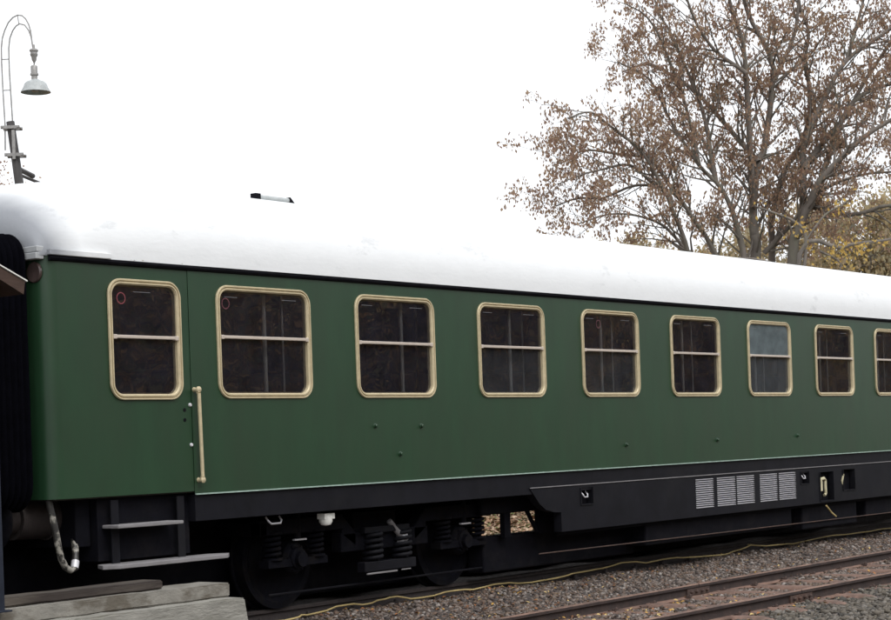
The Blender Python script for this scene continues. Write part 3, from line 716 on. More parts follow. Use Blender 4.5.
# bogies -----------------------------------------------------------------------------
def bogie(cx):
    wb, zc = 1.26, .425
    mb = MB()
    for y in (.36, 2.38):
        s = 1 if y < 1 else -1
        for seg in ((-1.75,-.62,.66,.80),(-.66,.66,.44,.62),(.62,1.75,.66,.80)): mb.box(cx+seg[0],cx+seg[1],y,y+.13*1,seg[2],seg[3])
        mb.add([(cx-.64,y,.60),(cx-.44,y,.48),(cx-.44,y,.62),(cx-.64,y,.80),(cx-.64,y+.12,.60),(cx-.44,y+.12,.48),(cx-.44,y+.12,.62),(cx-.64,y+.12,.80)],[(0,1,2,3),(7,6,5,4),(0,4,5,1),(1,5,6,2),(2,6,7,3),(3,7,4,0)])
        mb.add([(cx+.64,y,.60),(cx+.44,y,.48),(cx+.44,y,.62),(cx+.64,y,.80),(cx+.64,y+.12,.60),(cx+.44,y+.12,.48),(cx+.44,y+.12,.62),(cx+.64,y+.12,.80)],[(3,2,1,0),(4,5,6,7),(1,5,4,0),(2,6,5,1),(3,7,6,2),(0,4,7,3)])
    mb.box(cx-.32,cx+.32,.49,2.38,.47,.80).box(cx-1.75,cx-1.66,.36,2.5,.66,.78).box(cx+1.62,cx+1.70,.5,2.4,.70,.80)
    root = mb.build('bogie', M['bogie'], coach, bevel=.012)
    for sx in (-1, 1):
        ax = cx+sx*wb
        mb = MB(); mb.tube([(ax,.3,zc),(ax,2.52,zc)], .07, 12); mb.build('axle', M['bogie'], root, smooth=40)
        for y, s in ((.69, 1), (2.13, -1)):
            mb = MB()
            mb.lathe([(.10,-.09*s),(.10,-.05*s),(.36,-.035*s),(.40,-.065*s),(.46,-.065*s),(.462,.0),(.465,.045*s),(.49,.05*s),(.49,.075*s),(.38,.08*s),(.36,.03*s),(.10,.06*s)], 48, (ax,y,zc), 'y')
            mb.build('wheel', M['bogie'], root, smooth=30)
        for y, s in ((.42, -1), (2.40, 1)):
            mb = MB(); mb.lathe([(.15,.12*-s),(.15,0),(.125,.035*s),(.105,.04*s),(.10,.07*s),(.04,.08*s),(0,.082*s)], 20, (ax,y,zc+.01), 'y')
            mb.box(ax-.40,ax+.40,y-.06,y+.06,zc-.06,zc+.01)
            b = mb.build('axle_box', M['bogie'], root, smooth=35)
            mb = MB()
            for k in range(6):
                a = 2*PI*k/6; mb.lathe([(.013,.0),(.013,.05*s)] if s > 0 else [(.013,.05*s),(.013,0)], 6, (ax+.115*math.cos(a), y, zc+.01+.115*math.sin(a)), 'y')
            mb.build('cover_bolt', M['bogie'], b)
            for q in (-1, 1):
                sxx = ax+q*.29; pts = [(sxx+.075*math.cos(t), y+.075*math.sin(t), zc+.03+.21*t/(2*PI*4.5)) for t in np.linspace(0, 2*PI*4.5, 70)]
                mb = MB(); mb.tube(pts, .017, 6); mb.build('coil_spring', M['bogie'], root, smooth=60)
                for dz in (.24, .008):
                    mb = MB(); mb.lathe([(.10,0),(.10,.02)], 16, (sxx,y,zc+dz)); mb.build('spring_seat', M['bogie'], root, smooth=40)
            mb = MB(); mb.box(ax-.05,ax+.11,y-.07,y-.04,zc+.17,zc+.185); mb.build('damper_lug', M['slat'] if s < 0 else M['bogie'], root)
            mb = MB(); mb.tube([(ax+.02,y-.04*1,zc+.18),(ax+.02,y-.04,zc+.46)], .03, 10); mb.build('damper', M['bogie'], root, smooth=40)
    for y, s in ((.33, -1), (2.49, 1)):
        mb = MB(); mb.box(cx-.42,cx+.36,y-.05,y+.05,.235,.33); mb.build('spring_plank', M['plank'] if False else M['skirt'], root, bevel=.008)
        mb = MB(); mb.tube([(cx-.40,y-.055,.218),(cx+.05,y-.055,.218)], .009, 6).tube([(cx+.12,y-.055,.222),(cx+.26,y-.055,.222)], .006, 6); mb.build('guard_rod', M['plank'], root)
        mb = MB(); mb.tube([(cx-1.6,y+.1,.12),(cx+1.7,y+.1,.12)], .010, 6); mb.build('brake_rod', M['skirt'], root)
        for q in (-.22, .22):
            pts = [(cx+q+.09*math.cos(t), y+.02+.09*math.sin(t), .33+.27*t/(2*PI*5)) for t in np.linspace(0, 2*PI*5, 80)]
            mb = MB(); mb.tube(pts, .020, 6); mb.build('coil_spring', M['skirt'], root, smooth=60)
        mb = MB(); mb.tube([(cx+.02,y,.70),(cx+.12,y-.01,.60),(cx+.18,y-.01,.55)], [.028,.03,.034], 10); mb.build('damper', M['plank'] if s < 0 else M['bogie'], root, smooth=40)
        mb = MB(); mb.lathe([(.03,-.05),(.055,-.045),(.055,.03),(.03,.035)], 14, (cx+.215,y,.53), 'x'); mb.build('damper_end', M['slat'] if s < 0 else M['bogie'], root, smooth=40)
        mb = MB(); mb.box(cx-.38,cx+.30,y-.03,y+.03,.60,.66); mb.build('bolster_end', M['skirt'], root, bevel=.006)
    return root
bogie(.78); bogie(18.2)
# interior -----------------------------------------------------------------------------
mb = MB(); mb.box(-3.55,XE-.1,.06,2.76,1.10,1.14); mb.build('floor', M['inside'], coach)
mb = MB(); mb.box(-3.55,XE-.1,2.74,2.78,1.14,2.98).box(-3.55,XE-.1,.06,2.78,2.98,2.99); mb.build('inner_lining', M['inside'], coach)
for k in range(-1, 11):
    x = 1.9*k-.36 if k >= 0 else -1.98
    mb = MB(); mb.box(x-.02,x+.02,1.35,2.74,1.14,2.98); mb.build('partition', M['inwall'], coach)
    mb = MB(); mb.box(x-.20,x-.03,1.30,2.70,1.50,2.25).box(x-.45,x-.03,1.30,2.70,1.36,1.52); mb.build('seat', M['seat'], coach, bevel=.03)
    if 0 <= k < 10:
        xp = (-.95,.985,2.80,4.58,6.40,8.26,10.15,12.05,13.95,15.85)[k]
        mb = MB(); mb.tube([(xp,.25,1.14),(xp,.25,2.98)], .021, 10); mb.build('interior_pole', M['pole'], coach, smooth=40)
        mb = MB(); mb.tube([(xp+.24,.25,1.14),(xp+.24,.25,2.98)], .010, 8); mb.build('interior_pole', M['pole'], coach, smooth=40)

# the next vehicle of the train, coupled at the left and seen only by its shade on the end wall
nb = tag(empty('coupled_coach', (-5.0,1.41,0)), 'dark brown coach coupled to the left end of the green coach', 'railway coach')
mb = MB(); mb.box(-16,0,-1.38,1.38,1.05,3.0); mb.build('body_side', M['boardwood'], nb, bevel=.06)
mb = MB(); mb.sweep_x([(1.44*math.copysign(abs(math.cos(a))**.83, math.cos(a)), 3.0+.8*math.sin(a)**.83) for a in np.linspace(0, PI, 25)], -16, 0); mb.build('roof', M['roof_old'], nb, smooth=40)
mb = MB(); mb.sweep_x(rrect(-1.3,1.3,1.02,3.1,.22,6), 0, .92); mb.build('gangway_bellows', M['rubber'], nb, smooth=40)
mb = MB(); mb.box(-16,0,-1.2,1.2,.3,1.05); mb.build('underframe', M['black'], nb)

# dead leaves and twigs caught in the gutter
n = 46; px = np.concatenate([rng.uniform(-3, 14, 40), rng.uniform(1.5, 3.2, 6)]); th = rng.uniform(0, 6.28, n); sz = rng.uniform(.008,.022,n)
base = np.array([(-1,0,0),(0,-.45,.3),(1,0,.1),(0,.45,.35)]); P = base[None]*sz[:,None,None]
c, q = np.cos(th)[:,None], np.sin(th)[:,None]; a_, b_, z_ = P[...,0]*c-P[...,1]*q, P[...,0]*q+P[...,1]*c, P[...,2]
V = np.stack([a_+px[:,None], b_*.6-.022+rng.uniform(-.006,.006,n)[:,None], z_+2.988+rng.uniform(0,.006,n)[:,None]], -1).reshape(-1,3)
tag(fast_mesh('gutter_leaves', V, np.arange(4*n).reshape(n,4), M['fallen_leaf']), kind='stuff')
STEMS = [
[(22.036, 8.913, 0.616, 0.11), (21.79, 8.823, 4.332, 0.09), (21.54, 8.738, 5.334, 0.077), (21.156, 8.828, 6.181, 0.066), (20.769, 8.92, 6.824, 0.057), (20.308, 9.11, 7.483, 0.048), (19.718, 9.468, 7.973, 0.04), (19.256, 9.66, 8.238, 0.032), (18.762, 9.891, 8.085, 0.025)],
[(22.949, 8.545, 0.578, 0.111), (22.707, 8.587, 4.351, 0.092), (22.5, 8.584, 5.335, 0.079), (22.061, 8.88, 6.126, 0.069), (21.713, 9.06, 6.621, 0.06), (21.28, 9.35, 6.833, 0.051), (20.832, 9.659, 6.828, 0.043), (20.303, 10.075, 6.569, 0.035), (19.834, 10.411, 6.566, 0.028), (19.404, 10.698, 6.389, 0.021)],
[(23.125, 8.316, 0.567, 0.156), (23.18, 8.246, 4.344, 0.128), (23.173, 8.255, 5.279, 0.111), (23.081, 8.374, 6.04, 0.096), (23.009, 8.468, 6.467, 0.082), (22.83, 8.701, 6.989, 0.07), (22.608, 8.989, 7.38, 0.059), (22.237, 9.472, 8.402, 0.047), (21.986, 9.799, 9.306, 0.037), (21.561, 10.352, 9.731, 0.027)],
[(23.489, 8.335, 0.555, 0.213), (23.635, 8.227, 5.236, 0.179), (23.68, 8.251, 5.87, 0.159), (23.724, 8.276, 6.46, 0.141), (23.859, 8.182, 7.474, 0.125), (24.008, 8.07, 7.859, 0.11), (24.179, 7.93, 9.213, 0.096), (24.211, 7.97, 9.902, 0.083), (23.962, 8.376, 10.947, 0.07), (23.871, 8.577, 12.326, 0.057), (23.848, 8.688, 13.704, 0.045)],
[(24.179, 7.93, 9.213, 0.09), (24.735, 7.78, 10.063, 0.069), (25.196, 7.756, 10.817, 0.056), (25.589, 7.819, 12.282, 0.045), (26.026, 7.824, 13.767, 0.035)],
[(23.589, 8.206, 6.441, 0.134), (23.38, 8.121, 7.686, 0.105), (23.168, 8.042, 9.359, 0.087), (22.924, 8.004, 10.135, 0.071), (22.61, 8.057, 10.73, 0.057), (22.314, 8.087, 11.492, 0.044), (21.854, 8.33, 12.536, 0.032)],
[(22.839, 7.869, 9.287, 0.077), (22.213, 8.273, 9.762, 0.057), (21.741, 8.477, 10.374, 0.045), (21.342, 8.585, 11.189, 0.035), (20.816, 8.86, 12.0, 0.026)],
[(24.395, 8.306, 0.523, 0.137), (24.501, 8.249, 5.288, 0.116), (24.567, 8.246, 6.251, 0.104), (24.817, 8.002, 7.366, 0.093), (25.128, 7.679, 8.045, 0.083), (25.289, 7.552, 8.849, 0.074), (25.302, 7.618, 9.893, 0.065), (25.391, 7.584, 10.613, 0.057), (25.325, 7.751, 11.298, 0.049), (25.485, 7.625, 12.686, 0.042), (25.659, 7.481, 14.076, 0.035)],
[(23.734, 7.524, 0.532, 0.222), (23.731, 7.345, 5.097, 0.181), (23.712, 7.188, 5.768, 0.155), (23.771, 6.929, 6.364, 0.134), (23.827, 6.673, 6.846, 0.114), (23.961, 6.317, 7.256, 0.096), (24.174, 5.857, 7.702, 0.079), (24.477, 5.28, 8.097, 0.063), (24.911, 4.534, 8.482, 0.047), (25.273, 3.88, 8.76, 0.032)],
[(24.098, 7.378, 5.813, 0.156), (24.207, 7.298, 6.126, 0.128), (24.266, 7.283, 7.271, 0.11), (24.355, 7.229, 7.901, 0.095), (24.67, 6.881, 8.855, 0.081), (25.023, 6.483, 9.674, 0.068), (25.521, 5.897, 10.194, 0.056), (26.187, 5.091, 10.863, 0.045), (26.715, 4.466, 11.406, 0.034)],
[(24.197, 7.249, 7.26, 0.112), (24.781, 6.845, 8.01, 0.09), (25.197, 6.659, 8.462, 0.076), (25.679, 6.388, 9.255, 0.065), (26.277, 5.965, 10.21, 0.054), (26.838, 5.591, 11.176, 0.044), (27.281, 5.37, 12.367, 0.035)],
[(25.034, 6.488, 9.677, 0.079), (25.704, 6.492, 10.685, 0.055), (26.364, 6.508, 11.718, 0.041), (27.062, 6.476, 13.006, 0.028)],
[(23.807, 8.086, 5.413, 0.09), (23.906, 7.498, 5.945, 0.069), (24.016, 6.894, 6.602, 0.056), (24.235, 6.15, 6.912, 0.045), (24.508, 5.335, 6.973, 0.035), (24.769, 4.536, 6.816, 0.026)],
[(22.608, 8.989, 7.38, 0.078), (22.42, 9.07, 8.369, 0.06), (22.127, 9.287, 9.469, 0.048), (21.88, 9.444, 10.165, 0.039), (21.603, 9.641, 10.66, 0.03), (21.268, 9.913, 10.893, 0.022)],
[(21.891, 8.938, 5.374, 0.066), (21.414, 9.19, 5.913, 0.049), (20.92, 9.463, 6.142, 0.038), (20.295, 9.907, 6.205, 0.029), (19.643, 10.387, 5.969, 0.021)],
[(22.83, 8.701, 6.989, 0.089), (22.888, 8.954, 8.409, 0.069), (22.943, 9.211, 9.124, 0.057), (22.842, 9.67, 10.352, 0.046), (22.824, 10.022, 11.042, 0.036), (22.878, 10.279, 12.007, 0.027)],
[(23.679, 8.089, 7.444, 0.101), (23.705, 8.776, 8.256, 0.078), (23.697, 9.509, 9.154, 0.063), (23.702, 10.225, 9.721, 0.051), (23.75, 10.884, 10.085, 0.039), (23.753, 11.602, 10.008, 0.028)],
[(24.077, 7.077, 6.405, 0.1), (24.161, 6.147, 6.092, 0.071), (24.227, 5.241, 6.219, 0.053), (24.271, 4.364, 5.914, 0.039), (24.234, 3.591, 5.514, 0.025)],
[(24.237, 6.869, 6.907, 0.1), (24.844, 6.572, 8.318, 0.077), (25.41, 6.328, 8.916, 0.062), (26.225, 5.76, 9.281, 0.05), (27.147, 5.052, 9.76, 0.038), (28.003, 4.43, 10.018, 0.028)],
[(21.946, 9.195, 6.656, 0.07), (21.497, 9.581, 7.45, 0.055), (21.063, 9.95, 7.561, 0.045), (20.432, 10.575, 7.682, 0.036), (20.155, 10.738, 7.499, 0.029), (19.813, 10.986, 7.343, 0.022)],
[(21.136, 9.264, 6.811, 0.056), (20.494, 9.484, 7.228, 0.043), (19.781, 9.796, 7.089, 0.034), (19.205, 9.931, 6.943, 0.027), (18.606, 10.095, 6.718, 0.021)]]
MAPLE = [
[(17.461, 4.199, 1.606, 0.055), (17.527, 4.114, 4.648, 0.047), (17.975, 3.53, 4.732, 0.039), (18.133, 3.324, 4.796, 0.031), (18.548, 2.784, 4.863, 0.023), (18.82, 2.431, 5.013, 0.015)],
[(17.508, 4.138, 3.805, 0.04), (17.599, 4.02, 4.9, 0.033), (17.483, 4.17, 5.237, 0.027), (17.231, 4.499, 5.435, 0.02), (17.043, 4.743, 5.556, 0.013)],
[(17.751, 3.822, 4.69, 0.022), (17.97, 3.537, 4.475, 0.016), (17.942, 3.573, 4.238, 0.011)],
[(17.599, 4.02, 4.9, 0.022), (17.821, 3.731, 5.346, 0.018), (18.015, 3.479, 5.518, 0.015), (18.084, 3.389, 5.606, 0.011)],
[(17.508, 4.138, 3.805, 0.028), (17.188, 4.554, 4.52, 0.022), (16.409, 5.569, 4.639, 0.016), (16.3, 5.71, 4.792, 0.011)]]
# ------------------------------------------------------------------ street lamp
lamp = tag(empty('street_lamp', (3.57,9.147,-.36), (0,0,math.atan2(-.7925,.6089))), 'old lamp on a leaning dark post with a wire gooseneck and a bell shade', 'street lamp')
def lp(px, py): return ((px-11+(122-py)*.0353)*.0139, 0, 6.454+(122-py)*.0139)
mb = MB(); mb.tube([(.62,0,0),(.40,0,2.3),(.11,0,5.4),(-.005,0,6.46)], [.085,.078,.064,.058], 12); mb.build('lamp_post', M['lamp_dark'], lamp, smooth=40)
outer = [(5.5,150),(5.3,124),(3.2,90),(1.9,62),(1.6,48),(2.6,38),(5,30),(8.5,22.5),(13,17.6),(18,15.2),(22.5,16),(26,19.3),(29,25),(31,32),(32,40),(33,48)]
inner = [(15,158),(13,124),(11.3,97),(9.6,70),(9,48),(10.2,38),(13,30.5),(16.4,26),(20,24),(25,25.5),(29,31),(31.5,38),(33,48)]
mb = MB(); mb.tube([lp(*q) for q in outer], .0105, 7).tube([lp(*q) for q in inner], .0105, 7)
neck = mb.build('gooseneck', M['lamp_zinc'], lamp, smooth=60)
mb = MB()
for a, b in (((1.6,59),(9.2,59)),((3.2,90),(11.2,90)),((18,15.2),(19,24))): mb.tube([lp(*a), lp(*b)], .0075, 6)
mb.build('neck_rung', M['lamp_zinc'], neck, smooth=60)
for y in (128, 155.5):
    z = lp(0,y)[2]; x = lp(11+(y-122)*.145, y)[0]
    mb = MB(); mb.box(x-.13,x+.13,-.10,-.075,z-.022,z+.022).box(x-.13,x+.13,.075,.10,z-.022,z+.022)
    for s in (-1, 1): mb.tube([(x+s*.115,-.12,z),(x+s*.115,.12,z)], .014, 7)
    mb.build('clamp', M['lamp_zinc'], lamp, smooth=40)
mb = MB(); a = lp(15.5,140); mb.box(a[0]-.02,a[0]+.02,-.115,-.085,a[2]-.28,a[2]+.12); mb.build('cable_cover', M['lamp_zinc'], lamp)
def lathe_at(name, prof, px, py, mat, n=24):
    mb = MB(); o = lp(px, py); mb.lathe([(r*.0139, -h*.0139) for r, h in prof], n, o)
    return mb.build(name, mat, lamp, smooth=35)
lathe_at('insulator', [(0,-4),(1.2,-3.5),(1.4,0),(3.2,.8),(4.4,1.6),(4.4,3),(3.4,3.6),(3.4,5.6),(3.9,6),(3.6,7.4),(2.6,9),(2.3,12),(1.2,13.6),(.7,15.5),(.6,17),(0,17.2)], 34, 49, M['lamp_zinc'])
lathe_at('lamp_socket', [(0,-1),(.9,-.6),(1.0,0),(2.9,.4),(3.4,1.2),(3.4,8),(4.2,8.4),(4.2,10),(3.0,10.4),(3.0,14),(0,14)], 34.3, 66, M['lamp_zinc'])
lathe_at('lamp_shade', [(3.0,0),(4.2,.6),(5.6,1.4),(9.0,2.6),(11.2,5.0),(12.6,9.0),(14.6,12.2),(14.9,13.2),(14.4,13.0),(12.2,9.3),(10.8,5.5),(8.6,3.4),(3.0,2.0)], 35.6, 80, M['lamp_shade'], 32)
mb = MB(); o = lp(35.6, 89); mb.lathe([(0,-.06),(.05,-.045),(.065,0),(.05,.05),(.025,.09)], 14, o); mb.build('bulb', M['lamp_zinc'], lamp, smooth=40)
# overhead wires running off behind the post
mb = MB()
mb.tube([lp(17,168)[:1]+(0.02,)+lp(17,168)[2:], lp(28,173)[:1]+(.35,)+lp(28,173)[2:]], .035, 6).tube([lp(18,174)[:1]+(0.02,)+lp(18,174)[2:], lp(40,182)[:1]+(.5,)+lp(40,182)[2:]], .022, 6)
mb.build('bracket_arm', M['lamp_dark'], lamp, smooth=50)

# ------------------------------------------------------------------------ trees
def rvec(): 
    v = rng.normal(0,1,3); return v/np.linalg.norm(v)
class Tree:
    def __init__(self, seed): self.tubes = []; self.leaf = []; self.r = np.random.default_rng(seed)
    def limb(self, pts, rad):
        self.tubes.append((np.asarray(pts, float), np.asarray(rad, float)))
    def grow(self, p, d, length, r0, level, maxlevel, leafn, droop=.0, up=.12):
        r = self.r; n = max(4, int(length/.28) if level < maxlevel else 4); n = min(n, 9)
        pts = [np.array(p)]; d = np.array(d)/np.linalg.norm(d)
        for i in range(n):
            d = d + r.normal(0,.13,3) + np.array([0,0,up*(1-i/n)-droop*(i/n)]); d /= np.linalg.norm(d)
            pts.append(pts[-1]+d*length/n)
        rad = [max(r0*(1-.8*i/n), .004) for i in range(n+1)]
        self.limb(pts, rad)
        self.kids(pts, rad, level, maxlevel, leafn, length, droop, up, .25)
        return pts
    def kids(self, pts, rad, level, maxlevel, leafn, length, droop, up, start, dens=1.0):
        r = self.r; pts = [np.asarray(q) for q in pts]; n = len(pts)-1
        if level >= maxlevel:
            for _ in range(r.poisson(leafn)):
                t = r.uniform(.15, 1.05)*n; i = min(int(t), n-1); self.leaf.append(pts[i]+(pts[i+1]-pts[i])*(t-i)+r.normal(0,.075,3))
            return
        seg = [np.linalg.norm(pts[i+1]-pts[i]) for i in range(n)]; total = sum(seg)
        cnt = max(2, int(total*dens*(1.5 if level == 0 else 2.6 if level == 1 else 4.2)))
        for c in range(cnt):
            t = start+(1-start)*((c+r.uniform(.1,.9))/cnt)
            s = t*total; i = 0
            while i < n-1 and s > seg[i]: s -= seg[i]; i += 1
            p = pts[i]+(pts[i+1]-pts[i])*min(1, s/max(seg[i],1e-6))
            ax = (pts[i+1]-pts[i])/max(seg[i],1e-6)
            side = np.cross(ax, r.normal(0,1,3)); side /= np.linalg.norm(side)
            ang = r.uniform(.5, 1.05)
            d = ax*math.cos(ang)+side*math.sin(ang)
            rr = rad[i]
            ln = (1.75 if level == 0 else .95 if level == 1 else .48)*r.uniform(.6,1.3)*(1-.35*t)*getattr(self, 'k', 1)
            self.grow(p, d, ln, min(rr*.55, .03 if level == 0 else .014 if level == 1 else .007), level+1, maxlevel, leafn, droop, up)
    def wood_mesh(self, name, mat, parent, big=.02):
        Vs = []; Fs = []; o = 0
        for pts, rad in self.tubes:
            k = 10 if rad[0] > .06 else 5 if rad[0] > .02 else 3
            n = len(pts); t = np.gradient(pts, axis=0); t /= np.linalg.norm(t, axis=1)[:,None]+1e-9
            a = np.cross(t, [.21,.37,.9]); a /= np.linalg.norm(a, axis=1)[:,None]+1e-9; b = np.cross(t, a)
            th = np.arange(k)*2*PI/k
            P = pts[:,None]+(a[:,None]*np.cos(th)[None,:,None]+b[:,None]*np.sin(th)[None,:,None])*rad[:,None,None]
            Vs.append(P.reshape(-1,3))
            i, j = np.meshgrid(np.arange(n-1), np.arange(k), indexing='ij'); i = i.ravel(); j = j.ravel(); j2 = (j+1) % k
            Fs.append(np.stack([i*k+j, (i+1)*k+j, (i+1)*k+j2, i*k+j2], 1)+o); o += n*k
        return fast_mesh(name, np.concatenate(Vs), np.concatenate(Fs), mat, parent, smooth=True)
    def leaf_mesh(self, name, mat, parent, size, hang=.6, flat=1.0):
        r = self.r; P0 = np.array(self.leaf); n = len(P0)
        s = r.uniform(*size, n)
        dn = r.normal(0,1,(n,3))*(1-hang); dn[:,2] -= hang*1.3; dn /= np.linalg.norm(dn,axis=1)[:,None]
        a = np.cross(dn, r.normal(0,1,(n,3))); a /= np.linalg.norm(a,axis=1)[:,None]
        c = np.cross(dn, a)
        w = s*r.uniform(.38,.62,n)*flat
        A = P0; B = P0+dn*(s*.45)[:,None]+a*w[:,None]*.5+c*(s*.10)[:,None]; C_ = P0+dn*s[:,None]; D = P0+dn*(s*.5)[:,None]-a*w[:,None]*.5-c*(s*.06)[:,None]
        V = np.stack([A,B,C_,D],1).reshape(-1,3); F = np.arange(n*4).reshape(n,4)
        return fast_mesh(name, V, F, mat, parent)
def smooth_line(pts):
    """Catmull-Rom through (x, y, z, r) rows"""
    P = np.array(pts); P = np.vstack([2*P[0]-P[1], P, 2*P[-1]-P[-2]]); out = []
    for i in range(1, len(P)-2):
        for t in np.linspace(0, 1, 5)[:-1]:
            out.append(.5*((2*P[i])+(-P[i-1]+P[i+1])*t+(2*P[i-1]-5*P[i]+4*P[i+1]-P[i+2])*t*t+(-P[i-1]+3*P[i]-3*P[i+1]+P[i+2])*t**3))
    out.append(P[-2]); return np.array(out)

# big many-stemmed tree behind the coach
T = Tree(3); T.k = .78
root = tag(empty('broadleaf_tree', (23.3,7.9,-.35)), 'large many stemmed tree with fanning limbs and withered brown leaves, behind the white roof', 'tree')
ofs = np.array([23.3,7.9,-.35])
for st_ in STEMS:
    L_ = smooth_line(st_); pts = L_[:,:3]-ofs; rad = np.maximum(L_[:,3]*.68, .009)
    wob = T.r.normal(0,1,pts.shape)*rad[:,None]*.12; wob[0] = 0; pts = pts+wob
    T.limb(pts, rad)
    long_ = pts[-1][2]-pts[0][2]
    low = [i for i in range(len(pts)) if pts[i][2] > 5.2]
    if len(low) > 3: T.kids(list(pts[low[0]:]), list(rad[low[0]:]), 0, 3, 19, 0, .16, .12, .0, dens=3.4)
tr = T.wood_mesh('trunk', M['bark'], root)
T.leaf_mesh('crown', M['alder_leaf'], root, (.048,.112), hang=.66)
print('tree leaves', len(T.leaf), 'tubes', len(T.tubes))

# slender maple with the last yellow leaves
T = Tree(8); T.k = .55
root = tag(empty('maple_tree', (MAPLE[0][0][0],MAPLE[0][0][1],-.35)), 'slender tree with sparse bright yellow leaves just above the white roof', 'tree')
ofs = np.array(root.location)
for q, st_ in enumerate(MAPLE):
    L_ = smooth_line(st_); pts = L_[:,:3]-ofs; T.limb(pts, np.maximum(L_[:,3], .009))
    low = [i for i in range(len(pts)) if pts[i][2] > 4.4]
    for rep in range({0:60,1:22,2:20,3:26,4:20}[q]):
        i = low[int(T.r.integers(0, len(low)))] if low else len(pts)-1
        T.leaf.append(pts[i]+T.r.normal(0,.17,3)*np.array([1,1,.6]))
cl = ofs*0
for c, n_, s_ in (((MAPLE[0][3]),60,.19),((MAPLE[0][2]),40,.15),((MAPLE[2][1]),12,.12),((MAPLE[1][2]),8,.08),((MAPLE[3][2]),7,.10)):
    for _ in range(n_): T.leaf.append(np.array(c[:3])-ofs+T.r.normal(0,s_,3)*np.array([1.7,1.7,.62]))
T.wood_mesh('trunk', M['bark'], root); T.leaf_mesh('crown', M['maple_leaf'], root, (.05,.115), hang=.4, flat=1.25)

# the pale trees farther off
def simple_tree(name, seed, h, rad, leafmat, bark, nleaf, size, low=.18, shape=1.0, twigs=60, hang=.3):
    T = Tree(seed); r = T.r
    root = empty(name)
    n = 9; tp = [np.array([r.normal(0,.06)*i*.4, r.normal(0,.06)*i*.4, h*.92*i/n]) for i in range(n+1)]
    T.limb(tp, [max(.018*h*(1-i/n)**.8, .02) for i in range(n+1)])
    for k in range(twigs):
        t = r.uniform(low, .97); i = min(int(t*n), n-1); p = tp[i]+(tp[i+1]-tp[i])*(t*n-i)
        a = r.uniform(0, 2*PI); ex = rad*math.sin(PI*min(1,(t-low)/(1-low)*.85+.15))**.7*r.uniform(.55,1.1)*shape
        e = p+np.array([math.cos(a)*ex, math.sin(a)*ex, ex*r.uniform(.15,.7)])
        m = (p+e)/2+r.normal(0,.12*ex,3)
        L_ = smooth_line([(*p,.012*h*(1-t)+.02),(*m,.02),(*e,.008)]); T.limb(L_[:,:3], L_[:,3])
        for j in range(3):
            f = e+r.normal(0,.35*ex*.5,3); b = L_[int(len(L_)*r.uniform(.4,.9)),:3]; T.limb([b,(b+f)/2+r.normal(0,.1,3),f], [.014,.01,.006])
            c = f
            for _ in range(int(nleaf/twigs/4)): T.leaf.append(c+r.normal(0,1,3)*np.array([.42,.42,.32])*rad*.26)
        for _ in range(int(nleaf/twigs/4)): T.leaf.append(L_[int(r.integers(len(L_)//2, len(L_))),:3]+r.normal(0,1,3)*rad*.15)
    T.wood_mesh('trunk', bark, root); T.leaf_mesh('crown', leafmat, root, size, hang=hang, flat=1.3)
    return root
pa = simple_tree('distant_tree', 21, 11.5, 3.4, M['far_leaf'], M['bark_pale'], 15000, (.10,.24))
pb = simple_tree('distant_tree', 22, 10.0, 3.0, M['far_leaf'], M['bark_pale'], 12000, (.10,.24), low=.06)
spots = [(57.5,31.0,.80,0),(59.5,27.6,.93,1),(62.0,25.5,.88,0),(61.5,22.6,1.0,1),(64.0,20.6,.98,0),(66.5,17.0,1.0,1),(70.0,29.5,.9,1),(72,23.5,1.05,0),(56.5,34.0,.72,1),(60.5,29.2,.80,0),(63.5,27.0,.9,1),(68.5,20.5,1.0,0),(65.0,24.0,.95,1)]
for i, (x, y, s, k) in enumerate(spots):
    o = (pa, pb)[k] if i < 2 else copy_tree((pa, pb)[k])
    o.location = (x,y,-.4); o.rotation_euler = (0,0,i*2.1); o.scale = (s,s,s*random.uniform(1.12,1.28))
    tag(o, 'pale olive tree of the far line of trees beyond the big brown tree', 'tree', 'pale trees far behind the coach')
lt = simple_tree('bare_tree', 31, 14.4, 3.1, M['alder_leaf'], M['bark'], 15000, (.08,.17), low=.45, twigs=110)
lt.location = (31.15,47.0,-.4); tag(lt, 'thin reddish brown tree cut by the left edge, beyond the lamp post', 'tree')
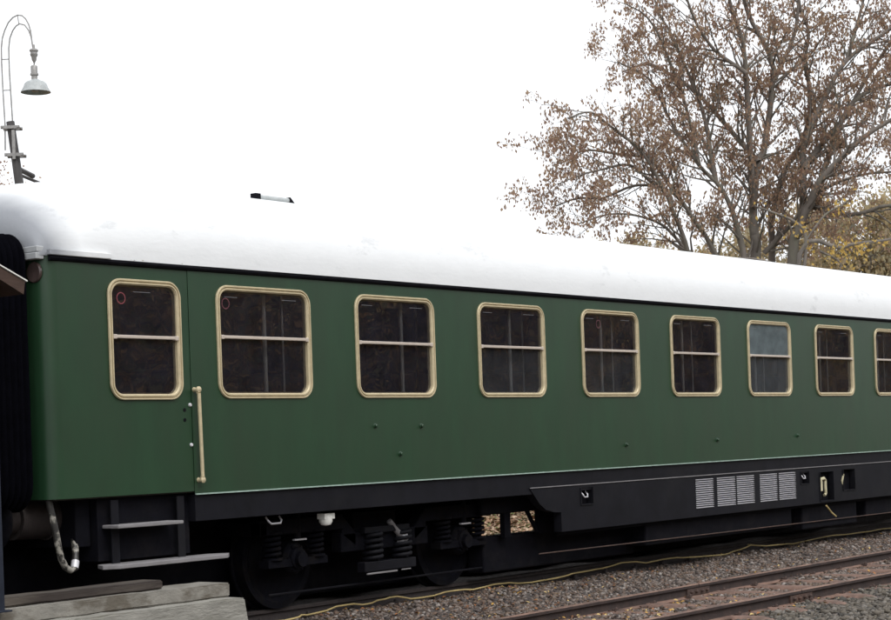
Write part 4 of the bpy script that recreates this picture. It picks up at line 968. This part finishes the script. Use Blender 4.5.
# the wood that faces the coach from behind the camera and shows in its panes
wd = simple_tree('wood', 41, 12, 3.8, M['wood_leaf'], M['bark'], 20000, (.11,.26), low=.03, twigs=110)
ch = {c.name.split('.')[0]: c for c in wd.children}
parts = {}
for nm in ('trunk', 'crown'):
    me = ch[nm].data; v = np.empty(len(me.vertices)*3, np.float32); me.vertices.foreach_get('co', v); v = v.reshape(-1,3)
    f = np.empty(len(me.loops), np.int32); me.loops.foreach_get('vertex_index', f); parts[nm] = (v, f.reshape(-1,4), me.materials[0])
for c in list(wd.children): bpy.data.objects.remove(c)
bpy.data.objects.remove(wd)
Vs, Fs, mi = [], [], []; o = 0
for i in range(46):
    x = -14+i*2.7+rng.normal(0,.8); y = -33-rng.uniform(0,12)-max(0,i-19)*.2; s = rng.uniform(.75,1.2); a = rng.uniform(0,6.28); c, q = math.cos(a)*s, math.sin(a)*s
    for k, nm in enumerate(('trunk','crown')):
        v, f, m = parts[nm]; Vs.append(np.stack([v[:,0]*c-v[:,1]*q+x, v[:,0]*q+v[:,1]*c+y, v[:,2]*s-.5], 1)); Fs.append(f+o); mi.append(np.full(len(f), k)); o += len(v)
wo = fast_mesh('wood', np.concatenate(Vs), np.concatenate(Fs), parts['trunk'][2]); wo.data.materials.append(parts['crown'][2])
wo.data.polygons.foreach_set('material_index', np.concatenate(mi).astype(np.int32)); tag(wo, kind='stuff')

hx = np.linspace(-90, 260, 90); hy = np.linspace(-52, -160, 40)  # unseen hill added behind the wood to keep the pane reflections dark
X, Y = np.meshgrid(hx, hy, indexing='ij')
Z = -1+24*sstep(-52, -120, Y)+1.5*np.sin(.11*X+.2)*np.cos(.09*Y)+.9*np.sin(.37*X)*np.sin(.31*Y)
V = np.stack([X, Y, Z], -1).reshape(-1,3); n = len(hy)
ii, jj = np.meshgrid(np.arange(len(hx)-1), np.arange(n-1), indexing='ij'); a = (ii*n+jj).ravel()
M['backdrop_hill'] = material('backdrop_undergrowth', (.055,.045,.028), rough=.95, var=.4, scale=.25, col2=(.03,.04,.02))
tag(fast_mesh('backdrop_hill', V, np.stack([a, a+1, a+n+1, a+n], 1), M['backdrop_hill'], smooth=True), kind='structure')
